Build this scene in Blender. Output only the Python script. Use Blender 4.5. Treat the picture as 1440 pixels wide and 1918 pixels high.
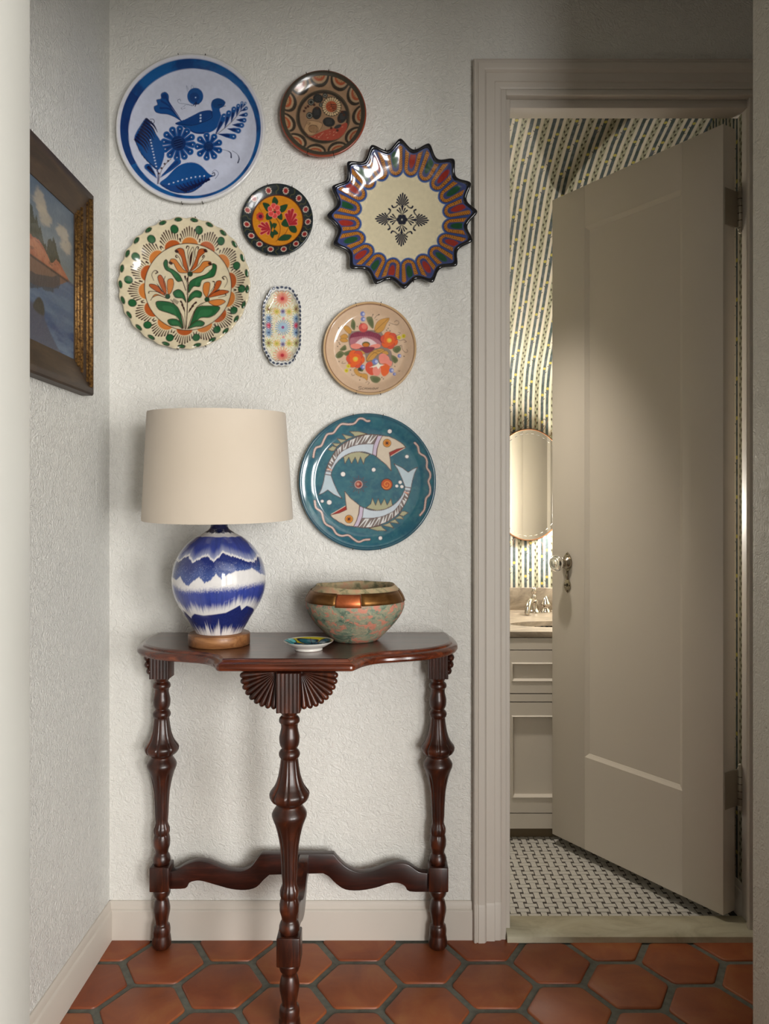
import bpy, bmesh, math, random
import numpy as np
from mathutils import Vector, Matrix

# ------------------------------------------------------------------ camera, world, lights
scene = bpy.context.scene
for _o in list(bpy.data.objects):
    bpy.data.objects.remove(_o, do_unlink=True)
COL = scene.collection
FPX, X0, Y0, CAMH = 1460.0, 720.0, 948.0, 1.15      # focal length in pixels of the 1440x1918 frame, principal point, eye height

cam_data = bpy.data.cameras.new('camera')
cam_data.sensor_fit = 'HORIZONTAL'
cam_data.sensor_width = 36.0
cam_data.lens = FPX / 1440.0 * 36.0
cam_data.shift_y = -(959.0 - Y0) / 1440.0
cam_data.clip_start = 0.02
cam = bpy.data.objects.new('camera', cam_data)
cam.location = (0, 0, CAMH)
cam.rotation_euler = (math.pi / 2, 0, 0)
COL.objects.link(cam)
scene.camera = cam

world = bpy.data.worlds.new('sky')
scene.world = world
world.use_nodes = True
world.node_tree.nodes['Background'].inputs[0].default_value = (0.75, 0.85, 1.0, 1)
world.node_tree.nodes['Background'].inputs[1].default_value = 1.0

def area_light(name, loc, rot, sx, sy, energy, color):
    l = bpy.data.lights.new(name, 'AREA')
    l.shape = 'RECTANGLE'; l.size = sx; l.size_y = sy
    l.energy = energy; l.color = color
    o = bpy.data.objects.new(name, l)
    o.location = loc; o.rotation_euler = rot
    COL.objects.link(o)
    return o

WIN = (0.92, 1.58, 0.12, 2.10)           # glass door behind the camera: x0, x1, z0, z1 in the wall at y = -2.2
WIN2 = (2.15, 3.25, 0.30, 2.05)          # wide window further right in the same wall
for _n, _w, _e in (('window_daylight', WIN, 80.0), ('window_daylight_right', WIN2, 122.0)):
    area_light(_n, ((_w[0]+_w[1])/2, -2.17, (_w[2]+_w[3])/2), (math.pi/2, 0, 0), _w[1]-_w[0]-0.06, _w[3]-_w[2]-0.06, _e, (1.0, 0.985, 0.96))
sp = bpy.data.lights.new('bathroom_downlight_beam', 'SPOT')
sp.energy = 60.0; sp.color = (1.0, 0.91, 0.79); sp.spot_size = math.radians(58); sp.spot_blend = 1.0; sp.shadow_soft_size = 0.05
spo = bpy.data.objects.new('bathroom_downlight_beam', sp)
spo.location = (0.24, 2.225, 2.325)
_d = Vector((0.44, 2.72, 0.30)) - Vector(spo.location)
spo.rotation_euler = _d.to_track_quat('-Z', 'Y').to_euler()
COL.objects.link(spo)

vs = scene.view_settings
scene.display_settings.display_device = 'sRGB'
vs.view_transform = 'Standard'
vs.look = 'None'
vs.gamma = 1.0
vs.use_curve_mapping = False
vs.exposure = 0.0
cy = scene.cycles
cy.max_bounces = 6; cy.diffuse_bounces = 3; cy.glossy_bounces = 3; cy.transmission_bounces = 4
cy.caustics_reflective = False; cy.caustics_refractive = False

# ------------------------------------------------------------------ helpers
random.seed(7)
rng = np.random.default_rng(11)
ORG = {}                                   # root object name -> world origin

def lin(c, g=1.0):
    c = np.asarray(c, float) / 255.0
    l = np.where(c <= 0.04045, c / 12.92, ((c + 0.055) / 1.055) ** 2.4)
    return np.minimum(l * g, 0.92)

def srgb4(c, g=1.0):
    l = lin(c, g)
    return (float(l[0]), float(l[1]), float(l[2]), 1.0)

def px(x, y, Y):
    return Vector(((x - X0) / FPX * Y, Y, CAMH - (y - Y0) / FPX * Y))

def tag(o, label=None, cat=None, group=None, kind=None):
    if label: o['label'] = label
    if cat: o['category'] = cat
    if group: o['group'] = group
    if kind: o['kind'] = kind
    return o

def thing(name, loc, label=None, cat=None, group=None, kind=None):
    o = bpy.data.objects.new(name, None)
    o.location = loc
    o.empty_display_size = 0.05
    COL.objects.link(o)
    ORG[o.name] = Vector(loc)
    return tag(o, label, cat, group, kind)

def root_of(o):
    while o.parent is not None:
        o = o.parent
    return o

def link(name, me, mat, parent=None):
    o = bpy.data.objects.new(name, me)
    COL.objects.link(o)
    if mat is not None and not me.materials:
        me.materials.append(mat)
    if parent is not None:
        o.parent = parent
    else:
        ORG[o.name] = Vector((0, 0, 0))
    return o

def mesh_obj(name, verts, faces, mat, parent=None, smooth=False, local=False, colors=None, uvs=None, autosmooth=None):
    """verts in world space (or in the space of the parent when local)"""
    v = np.asarray(verts, float).reshape(-1, 3)
    if parent is not None and not local:
        v = v - np.array(ORG.get(root_of(parent).name, Vector((0, 0, 0))))
    me = bpy.data.meshes.new(name)
    if isinstance(faces, np.ndarray):
        nf, k = faces.shape
        me.vertices.add(len(v)); me.vertices.foreach_set('co', v.ravel())
        me.loops.add(nf * k); me.loops.foreach_set('vertex_index', faces.astype(np.int32).ravel())
        me.polygons.add(nf)
        me.polygons.foreach_set('loop_start', np.arange(0, nf * k, k, dtype=np.int32))
        me.polygons.foreach_set('loop_total', np.full(nf, k, dtype=np.int32))
        me.update(calc_edges=True)
    else:
        me.from_pydata(v.tolist(), [], faces)
        me.update()
    me.validate()
    if smooth:
        me.polygons.foreach_set('use_smooth', np.ones(len(me.polygons), dtype=bool))
    if colors is not None:
        a = me.color_attributes.new('Col', 'FLOAT_COLOR', 'POINT')
        c4 = np.ones((len(v), 4)); c4[:, :3] = colors
        a.data.foreach_set('color', c4.ravel())
    if uvs is not None:
        ul = me.uv_layers.new(name='uv')
        vi = np.zeros(len(me.loops), dtype=np.int32)
        me.loops.foreach_get('vertex_index', vi)
        ul.data.foreach_set('uv', np.asarray(uvs)[vi].ravel())
    o = link(name, me, mat, parent)
    if autosmooth is not None:
        me.polygons.foreach_set('use_smooth', np.ones(len(me.polygons), dtype=bool))
        bm = bmesh.new(); bm.from_mesh(me)
        for e in bm.edges:
            if len(e.link_faces) == 2:
                e.smooth = e.calc_face_angle(0.0) < autosmooth
        bm.to_mesh(me); bm.free()
    return o

def box(name, x0, x1, y0, y1, z0, z1, mat, parent=None, bev=0.0, local=False, seg=2):
    bm = bmesh.new()
    vs_ = [bm.verts.new(p) for p in ((x0,y0,z0),(x1,y0,z0),(x1,y1,z0),(x0,y1,z0),(x0,y0,z1),(x1,y0,z1),(x1,y1,z1),(x0,y1,z1))]
    for f in ((0,3,2,1),(4,5,6,7),(0,1,5,4),(1,2,6,5),(2,3,7,6),(3,0,4,7)):
        bm.faces.new([vs_[i] for i in f])
    if bev > 0:
        bmesh.ops.bevel(bm, geom=list(bm.edges), offset=bev, segments=seg, affect='EDGES', profile=0.5)
    bm.verts.ensure_lookup_table()
    for i, v in enumerate(bm.verts): v.index = i
    verts = [tuple(v.co) for v in bm.verts]
    faces = [[v.index for v in f.verts] for f in bm.faces]
    bm.free()
    return mesh_obj(name, verts, faces, mat, parent, local=local, autosmooth=math.radians(50) if bev > 0 else None)

def lathe_data(prof, seg, center=(0, 0, 0), cap=True, mod=None):
    """prof: list of (r, z) bottom to top -> verts (n*seg,3), quads"""
    prof = np.asarray(prof, float)
    th = np.arange(seg) * 2 * math.pi / seg
    R = np.repeat(prof[:, 0:1], seg, 1)
    Z = np.repeat(prof[:, 1:2], seg, 1)
    if mod is not None:
        R = mod(R, Z, np.repeat(th[None, :], len(prof), 0))
    V = np.stack([R * np.cos(th) + center[0], R * np.sin(th) + center[1], Z + center[2]], -1).reshape(-1, 3)
    n = len(prof)
    i = np.arange(n - 1)[:, None] * seg
    j = np.arange(seg)[None, :]
    jn = (j + 1) % seg
    F = np.stack([i + j, i + jn, i + seg + jn, i + seg + j], -1).reshape(-1, 4)
    return V, F

def lathe(name, prof, seg, center, mat, parent=None, mod=None, local=False, smooth=True, colors=None):
    V, F = lathe_data(prof, seg, center, mod=mod)
    return mesh_obj(name, V, F, mat, parent, smooth=smooth, local=local, colors=colors)

def catmull(pts, n=8, closed=False):
    p = np.asarray(pts, float)
    m = len(p)
    out = []
    rngi = range(m) if closed else range(m - 1)
    for i in rngi:
        if closed:
            a, b, c, d = p[(i-1) % m], p[i], p[(i+1) % m], p[(i+2) % m]
        else:
            a = p[i-1] if i > 0 else 2*p[0] - p[1]
            b, c = p[i], p[i+1]
            d = p[i+2] if i + 2 < m else 2*p[-1] - p[-2]
        for t in np.linspace(0, 1, n, endpoint=False):
            out.append(0.5*((2*b) + (-a+c)*t + (2*a-5*b+4*c-d)*t*t + (-a+3*b-3*c+d)*t**3))
    if not closed:
        out.append(p[-1])
    return np.array(out)

def smooth_prof(pts, n=5):
    return catmull(pts, n)

def tube_data(pts, r, seg=8, caps=True):
    pts = np.asarray(pts, float)
    n = len(pts)
    r = np.broadcast_to(np.asarray(r, float), (n,))
    T = np.gradient(pts, axis=0)
    T /= np.linalg.norm(T, axis=1)[:, None] + 1e-12
    up = np.array([0, 0, 1.0]) if abs(T[0, 2]) < 0.9 else np.array([1.0, 0, 0])
    V = []
    N = np.cross(T[0], up); N /= np.linalg.norm(N)
    for i in range(n):
        N = N - T[i] * np.dot(N, T[i]); N /= np.linalg.norm(N) + 1e-12
        B = np.cross(T[i], N)
        a = np.arange(seg) * 2 * math.pi / seg
        V.append(pts[i] + r[i] * (np.cos(a)[:, None] * N + np.sin(a)[:, None] * B))
    V = np.concatenate(V)
    F = []
    for i in range(n - 1):
        for j in range(seg):
            k = (j + 1) % seg
            F.append([i*seg+j, i*seg+k, (i+1)*seg+k, (i+1)*seg+j])
    if caps:
        F.append(list(range(seg - 1, -1, -1)))
        F.append([(n-1)*seg + j for j in range(seg)])
    return V, F

def tube(name, pts, r, mat, parent=None, seg=8, local=False):
    V, F = tube_data(pts, r, seg)
    return mesh_obj(name, V, F, mat, parent, smooth=True, local=local)

def prism(name, poly, axis, a0, a1, mat, parent=None, bev=0.0, local=False, autosmooth=math.radians(40)):
    """polygon (list of 2d) extruded along axis 'x','y' or 'z' from a0 to a1"""
    n = len(poly)
    def mk(p, a):
        return {'x': (a, p[0], p[1]), 'y': (p[0], a, p[1]), 'z': (p[0], p[1], a)}[axis]
    bm = bmesh.new()
    A = [bm.verts.new(mk(p, a0)) for p in poly]
    B = [bm.verts.new(mk(p, a1)) for p in poly]
    bm.faces.new(A); bm.faces.new(B[::-1])
    for i in range(n):
        j = (i + 1) % n
        bm.faces.new((A[i], B[i], B[j], A[j]))
    bmesh.ops.recalc_face_normals(bm, faces=list(bm.faces))
    if bev > 0:
        es = [e for e in bm.edges if (e.verts[0] in A) == (e.verts[1] in A)]
        bmesh.ops.bevel(bm, geom=es, offset=bev, segments=2, affect='EDGES', profile=0.5)
    bmesh.ops.triangulate(bm, faces=[f for f in bm.faces if len(f.verts) > 4])
    for i, v in enumerate(bm.verts): v.index = i
    verts = [tuple(v.co) for v in bm.verts]
    faces = [[v.index for v in f.verts] for f in bm.faces]
    bm.free()
    return mesh_obj(name, verts, faces, mat, parent, local=local, autosmooth=autosmooth)

def sweep_rings(name, rings, mat, parent=None, closed_ring=True, cap=True, autosmooth=math.radians(40)):
    """list of equally long vertex rings joined by quads"""
    k = len(rings[0])
    V = np.concatenate([np.asarray(r, float) for r in rings])
    F = []
    for i in range(len(rings) - 1):
        for j in range(k if closed_ring else k - 1):
            l = (j + 1) % k
            F.append([i*k+j, i*k+l, (i+1)*k+l, (i+1)*k+j])
    if cap:
        F.append(list(range(k - 1, -1, -1)))
        F.append([(len(rings)-1)*k + j for j in range(k)])
    me_o = mesh_obj(name, V, F, mat, parent)
    me = me_o.data
    bm = bmesh.new(); bm.from_mesh(me)
    bmesh.ops.recalc_face_normals(bm, faces=list(bm.faces))
    bm.to_mesh(me); bm.free()
    if autosmooth:
        me.polygons.foreach_set('use_smooth', np.ones(len(me.polygons), dtype=bool))
        bm = bmesh.new(); bm.from_mesh(me)
        for e in bm.edges:
            if len(e.link_faces) == 2:
                e.smooth = e.calc_face_angle(0.0) < autosmooth
        bm.to_mesh(me); bm.free()
    return me_o

# ------------------------------------------------------------------ materials
class NT:
    def __init__(self, name):
        self.m = bpy.data.materials.new(name)
        self.m.use_nodes = True
        self.t = self.m.node_tree
        self.b = self.t.nodes['Principled BSDF']
    def n(self, typ, **kw):
        nd = self.t.nodes.new(typ)
        for k, v in kw.items():
            setattr(nd, k, v)
        return nd
    def put(self, sock, v):
        if isinstance(v, bpy.types.NodeSocket):
            self.t.links.new(v, sock)
        elif v is not None:
            sock.default_value = v
    def M(self, op, a, b=None, c=None, clamp=False):
        nd = self.n('ShaderNodeMath', operation=op, use_clamp=clamp)
        for i, v in enumerate((a, b, c)):
            if v is not None:
                self.put(nd.inputs[i], v)
        return nd.outputs[0]
    def noise(self, vec, scale, detail=4.0, rough=0.55, dist=0.0):
        nd = self.n('ShaderNodeTexNoise')
        if vec is not None: self.put(nd.inputs['Vector'], vec)
        nd.inputs['Scale'].default_value = scale; nd.inputs['Detail'].default_value = detail
        nd.inputs['Roughness'].default_value = rough; nd.inputs['Distortion'].default_value = dist
        return nd
    def ramp(self, fac, stops):
        nd = self.n('ShaderNodeValToRGB')
        cr = nd.color_ramp
        while len(cr.elements) < len(stops):
            cr.elements.new(0.5)
        for e, (p, c) in zip(cr.elements, stops):
            e.position = p; e.color = c
        self.put(nd.inputs[0], fac)
        return nd.outputs[0]
    def mix(self, fac, a, b, blend='MIX'):
        nd = self.n('ShaderNodeMix', data_type='RGBA', blend_type=blend)
        self.put(nd.inputs[0], fac); self.put(nd.inputs[6], a); self.put(nd.inputs[7], b)
        return nd.outputs[2]
    def coord(self, which='Object'):
        return self.n('ShaderNodeTexCoord').outputs[which]
    def mapping(self, vec, scale):
        nd = self.n('ShaderNodeMapping'); self.put(nd.inputs[0], vec)
        nd.inputs['Scale'].default_value = scale
        return nd.outputs[0]
    def bump(self, h, strength, dist):
        nd = self.n('ShaderNodeBump')
        nd.inputs['Strength'].default_value = strength; nd.inputs['Distance'].default_value = dist
        self.put(nd.inputs['Height'], h)
        self.t.links.new(nd.outputs[0], self.b.inputs['Normal'])
    def set(self, **kw):
        for k, v in kw.items():
            self.put(self.b.inputs[k.replace('_', ' ')], v)
        return self

def plain(name, c, rough=0.5, metal=0.0, g=1.0, spec=0.5, coat=0.0, var=0.06, scale=14.0):
    t = NT(name)
    n = t.noise(t.coord(), scale, 5.0)
    a = srgb4(c, g * (1 - var)); b = srgb4(c, g * (1 + var))
    t.set(Base_Color=t.ramp(n.outputs[0], [(0.3, a), (0.7, b)]), Roughness=rough, Metallic=metal)
    t.b.inputs['Specular IOR Level'].default_value = spec
    t.b.inputs['Coat Weight'].default_value = coat
    return t.m

def plaster(name, c, strength, rough, scale=55.0, dist=0.005):
    t = NT(name)
    co = t.coord()
    n1 = t.noise(co, scale, 2.0, 0.5, 1.8)
    n2 = t.noise(co, scale * 2.6, 1.0, 0.5, 0.6)
    ridge = t.M('ABSOLUTE', t.M('SUBTRACT', n1.outputs[0], 0.5))
    ridge = t.M('SUBTRACT', 1.0, t.M('MULTIPLY', ridge, 6.0), clamp=True)
    h = t.M('ADD', t.M('MULTIPLY', ridge, 0.5), t.M('ADD', t.M('MULTIPLY', n1.outputs[0], 0.5), t.M('MULTIPLY', n2.outputs[0], 0.45)))
    t.bump(h, strength, dist)
    t.set(Base_Color=t.ramp(n1.outputs[0], [(0.3, srgb4(c, 0.98)), (0.7, srgb4(c, 1.01))]), Roughness=rough)
    return t.m

MAT = {}
MAT['plaster_back'] = plaster('plaster_wall', (232, 229, 222), 0.48, 0.5, 52.0)
MAT['plaster_left'] = plaster('plaster_side_wall', (226, 225, 220), 0.6, 0.34, 60.0, 0.006)
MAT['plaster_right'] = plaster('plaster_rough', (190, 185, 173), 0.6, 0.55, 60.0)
MAT['room_paint'] = plain('room_paint', (226, 224, 218), 0.6, var=0.02, scale=2)
MAT['trim'] = plain('painted_trim', (208, 199, 188), 0.48, var=0.015, scale=3)
MAT['door_paint'] = plain('door_paint', (220, 211, 198), 0.36, var=0.012, scale=3)
MAT['jamb_white'] = plain('doorway_white', (202, 201, 196), 0.4, var=0.012, scale=2)
MAT['grout'] = plain('grout', (108, 108, 98), 0.9, var=0.25, scale=60)
MAT['dark_metal'] = plain('hook_wire', (70, 62, 52), 0.4, 0.9, var=0.1)
MAT['chrome'] = plain('chrome', (214, 206, 196), 0.14, 1.0, var=0.02)
MAT['nickel'] = plain('nickel', (176, 166, 150), 0.25, 1.0, var=0.05)
MAT['hinge_metal'] = plain('painted_hinge', (170, 160, 142), 0.45, 0.3, var=0.05)
MAT['vanity'] = plain('vanity_paint', (230, 222, 210), 0.35, var=0.012, scale=3)
MAT['toe'] = plain('toe_board_shaded', (128, 112, 88), 0.6, var=0.05)  # darker than the cabinet paint: the toe recess's shade is put into the colour
MAT['porcelain'] = plain('porcelain', (242, 238, 230), 0.1, var=0.01)
MAT['copper_rim'] = plain('copper_rim', (150, 108, 78), 0.35, 0.7, var=0.08)
MAT['mirror'] = plain('mirror_glass', (240, 240, 236), 0.015, 1.0, var=0.0)
MAT['etch'] = plain('mirror_etching', (150, 146, 136), 0.5, 0.0, var=0.05)
MAT['brass'] = plain('aged_brass', (150, 118, 62), 0.35, 1.0, var=0.12)

def terracotta():
    t = NT('terracotta')
    oi = t.n('ShaderNodeObjectInfo')
    co = t.n('ShaderNodeTexCoord').outputs['Object']
    off = t.n('ShaderNodeVectorMath', operation='ADD')
    t.put(off.inputs[0], co); t.put(off.inputs[1], oi.outputs['Location'])
    n1 = t.noise(off.outputs[0], 9.0, 4.0, 0.6, 0.6)
    n2 = t.noise(off.outputs[0], 120.0, 3.0, 0.6)
    c = t.ramp(n1.outputs[0], [(0.25, srgb4((138, 72, 43))), (0.5, srgb4((162, 90, 54))), (0.75, srgb4((176, 112, 67)))])
    v = t.ramp(oi.outputs['Random'], [(0.0, srgb4((214, 196, 186))), (1.0, srgb4((255, 244, 232)))])
    t.set(Base_Color=t.mix(1.0, c, v, 'MULTIPLY'), Roughness=t.M('ADD', 0.34, t.M('MULTIPLY', n1.outputs[0], 0.2)))
    t.bump(t.M('ADD', n1.outputs[0], t.M('MULTIPLY', n2.outputs[0], 0.15)), 0.18, 0.006)
    return t.m
MAT['terracotta'] = terracotta()

def wood(name, ca, cb, cc, axis_scale, rough=0.28, coat=0.4, streak=1.0):
    t = NT(name)
    v = t.mapping(t.coord(), axis_scale)
    n1 = t.noise(v, 6.0, 6.0, 0.65, 0.7)
    n2 = t.noise(t.coord(), 7.0, 3.0)
    c = t.ramp(n1.outputs[0], [(0.28, srgb4(ca)), (0.52, srgb4(cb)), (0.74, srgb4(cc))])
    sh = t.ramp(n2.outputs[0], [(0.35, (0.55, 0.5, 0.5, 1)), (0.65, (1.0, 1.0, 1.0, 1))])
    t.set(Base_Color=t.mix(1.0, c, sh, 'MULTIPLY'), Roughness=rough)
    t.b.inputs['Coat Weight'].default_value = coat; t.b.inputs['Coat Roughness'].default_value = 0.15
    t.bump(n1.outputs[0], 0.08, 0.002)
    return t.m
MAT['mahogany_v'] = wood('mahogany_turned', (34, 15, 9), (62, 27, 14), (114, 54, 27), (9, 9, 1.2), 0.34, 0.2)
MAT['mahogany_x'] = wood('mahogany_rail', (30, 14, 10), (54, 23, 16), (90, 40, 26), (1.2, 9, 9), 0.34, 0.2)
MAT['mahogany_top'] = wood('mahogany_top', (58, 30, 22), (84, 44, 31), (112, 60, 40), (1.0, 10, 10), 0.3, 0.5)
MAT['mahogany_edge'] = wood('mahogany_edge', (62, 26, 14), (106, 48, 26), (146, 74, 38), (1.0, 10, 10), 0.26, 0.5)
MAT['walnut'] = wood('walnut_base', (92, 56, 32), (146, 96, 56), (186, 134, 86), (1.0, 8, 8), 0.45, 0.1)
MAT['frame_brown'] = wood('frame_brown', (46, 34, 24), (70, 52, 36), (92, 72, 50), (6, 1, 6), 0.5, 0.05)

def gilt():
    t = NT('gilt')
    n = t.noise(t.coord(), 160.0, 4.0, 0.7)
    t.set(Base_Color=t.ramp(n.outputs[0], [(0.36, srgb4((66, 42, 22))), (0.52, srgb4((132, 96, 50))), (0.72, srgb4((186, 146, 86)))]),
          Roughness=0.5, Metallic=0.6)
    t.bump(n.outputs[0], 0.3, 0.002)
    return t.m
MAT['gilt'] = gilt()

def painted(name, rough=0.12, coat=0.6, bump=0.0, spec=0.5):
    t = NT(name)
    a = t.n('ShaderNodeVertexColor', layer_name='Col')
    n = t.noise(t.coord(), 90.0, 3.0)
    var = t.ramp(n.outputs[0], [(0.3, (0.93, 0.93, 0.93, 1)), (0.7, (1.0, 1.0, 1.0, 1))])
    t.set(Base_Color=t.mix(1.0, a.outputs[0], var, 'MULTIPLY'), Roughness=rough)
    t.b.inputs['Coat Weight'].default_value = coat; t.b.inputs['Coat Roughness'].default_value = 0.05
    t.b.inputs['Specular IOR Level'].default_value = spec
    if bump:
        t.bump(n.outputs[0], bump, 0.002)
    return t.m
MAT['glaze'] = painted('painted_glaze')
MAT['glaze_soft'] = painted('painted_lacquer', 0.22, 0.35)
MAT['glaze_lamp'] = painted('lamp_glaze', 0.1, 0.7)
MAT['canvas'] = painted('oil_paint', 0.42, 0.1, 0.5)

def shade_mat():
    t = NT('linen_shade')
    w1 = t.n('ShaderNodeTexWave', bands_direction='Z'); w1.inputs['Scale'].default_value = 260; w1.inputs['Distortion'].default_value = 1.0
    t.put(w1.inputs['Vector'], t.coord())
    n = t.noise(t.coord(), 3.0, 2.0)
    t.set(Base_Color=t.ramp(n.outputs[0], [(0.3, srgb4((212, 197, 178))), (0.7, srgb4((219, 205, 188)))]), Roughness=0.85)
    t.b.inputs['Sheen Weight'].default_value = 0.2
    t.bump(w1.outputs['Fac'], 0.06, 0.001)
    return t.m
MAT['linen'] = shade_mat()

def patina():
    t = NT('patina_pottery')
    co = t.coord()
    n1 = t.noise(t.mapping(co, (1, 1, 1.5)), 26.0, 5.0, 0.62, 0.8)
    n2 = t.noise(t.mapping(co, (1.2, 1.2, 2.0)), 38.0, 4.0, 0.6, 0.5)
    n3 = t.noise(co, 170.0, 3.0)
    c = t.ramp(n1.outputs[0], [(0.34, srgb4((70, 92, 80))), (0.46, srgb4((128, 140, 118))), (0.56, srgb4((160, 150, 124))), (0.68, srgb4((110, 124, 108)))])
    pink = t.ramp(n2.outputs[0], [(0.52, (0, 0, 0, 1)), (0.58, (1, 1, 1, 1))])
    c = t.mix(pink, c, srgb4((196, 128, 106)))
    spk = t.ramp(n3.outputs[0], [(0.62, (0, 0, 0, 1)), (0.72, (1, 1, 1, 1))])
    c = t.mix(spk, c, srgb4((186, 176, 140)))
    t.set(Base_Color=c, Roughness=0.62)
    t.bump(t.M('ADD', n1.outputs[0], t.M('MULTIPLY', n3.outputs[0], 0.5)), 0.5, 0.004)
    return t.m
MAT['patina'] = patina()

def bowl_rim():
    t = NT('bare_clay_rim')
    n1 = t.noise(t.coord(), 40.0, 4.0, 0.6, 0.5)
    c = t.ramp(n1.outputs[0], [(0.36, srgb4((120, 118, 88))), (0.5, srgb4((184, 166, 128))), (0.66, srgb4((196, 150, 118)))])
    t.set(Base_Color=c, Roughness=0.7)
    t.bump(n1.outputs[0], 0.4, 0.004)
    return t.m
MAT['bowl_rim'] = bowl_rim()

def copper(name, ca, cb, rough):
    t = NT(name)
    n1 = t.noise(t.coord(), 30.0, 4.0, 0.6, 0.6)
    t.set(Base_Color=t.ramp(n1.outputs[0], [(0.35, srgb4(ca)), (0.65, srgb4(cb))]), Roughness=rough, Metallic=0.85)
    t.bump(n1.outputs[0], 0.1, 0.003)
    return t.m
MAT['copper_bright'] = copper('copper_bright', (190, 96, 56), (218, 124, 78), 0.42)
MAT['copper_dull'] = copper('copper_dull', (112, 74, 36), (140, 98, 52), 0.46)

def stone(name, ca, cb, cc, scale=9.0, rough=0.35):
    t = NT(name)
    n1 = t.noise(t.mapping(t.coord(), (1, 2.2, 2.2)), scale, 6.0, 0.65, 1.4)
    t.set(Base_Color=t.ramp(n1.outputs[0], [(0.3, srgb4(ca)), (0.5, srgb4(cb)), (0.68, srgb4(cc))]), Roughness=rough)
    return t.m
MAT['marble'] = stone('counter_marble', (112, 102, 90), (152, 139, 122), (180, 166, 148))
MAT['threshold'] = stone('threshold_marble', (168, 160, 134), (190, 182, 156), (200, 194, 170), 6.0, 0.4)
MAT['floor_white'] = stone('white_marble_tile', (196, 192, 182), (216, 212, 204), (226, 222, 214), 14.0, 0.22)
MAT['floor_black'] = plain('black_dot', (88, 80, 75), 0.3)
MAT['floor_joint'] = plain('dark_joint', (50, 44, 40), 0.8)

def glass_mat():
    t = NT('pressed_glass')
    n = t.noise(t.coord(), 300.0, 2.0)
    t.set(Base_Color=t.ramp(n.outputs[0], [(0.3, (0.9, 0.88, 0.86, 1)), (0.7, (0.98, 0.97, 0.95, 1))]), Roughness=0.05, IOR=1.5)
    t.b.inputs['Transmission Weight'].default_value = 1.0
    return t.m
MAT['glass'] = glass_mat()

def emit(name, c, strength):
    t = NT(name)
    n = t.noise(t.coord(), 4.0, 1.0)
    t.set(Base_Color=(0.9, 0.88, 0.82, 1))
    t.put(t.b.inputs['Emission Color'], t.ramp(n.outputs[0], [(0.0, c), (1.0, c)]))
    t.b.inputs['Emission Strength'].default_value = strength
    return t.m
MAT['globe'] = emit('lit_globe', (1.0, 0.94, 0.84, 1), 120.0)
MAT['globe_bright'] = emit('lit_globe_bright', (1.0, 0.94, 0.84, 1), 240.0)
MAT['downlight_glow'] = emit('lit_downlight', (1.0, 0.86, 0.68, 1), 6.0)

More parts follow.
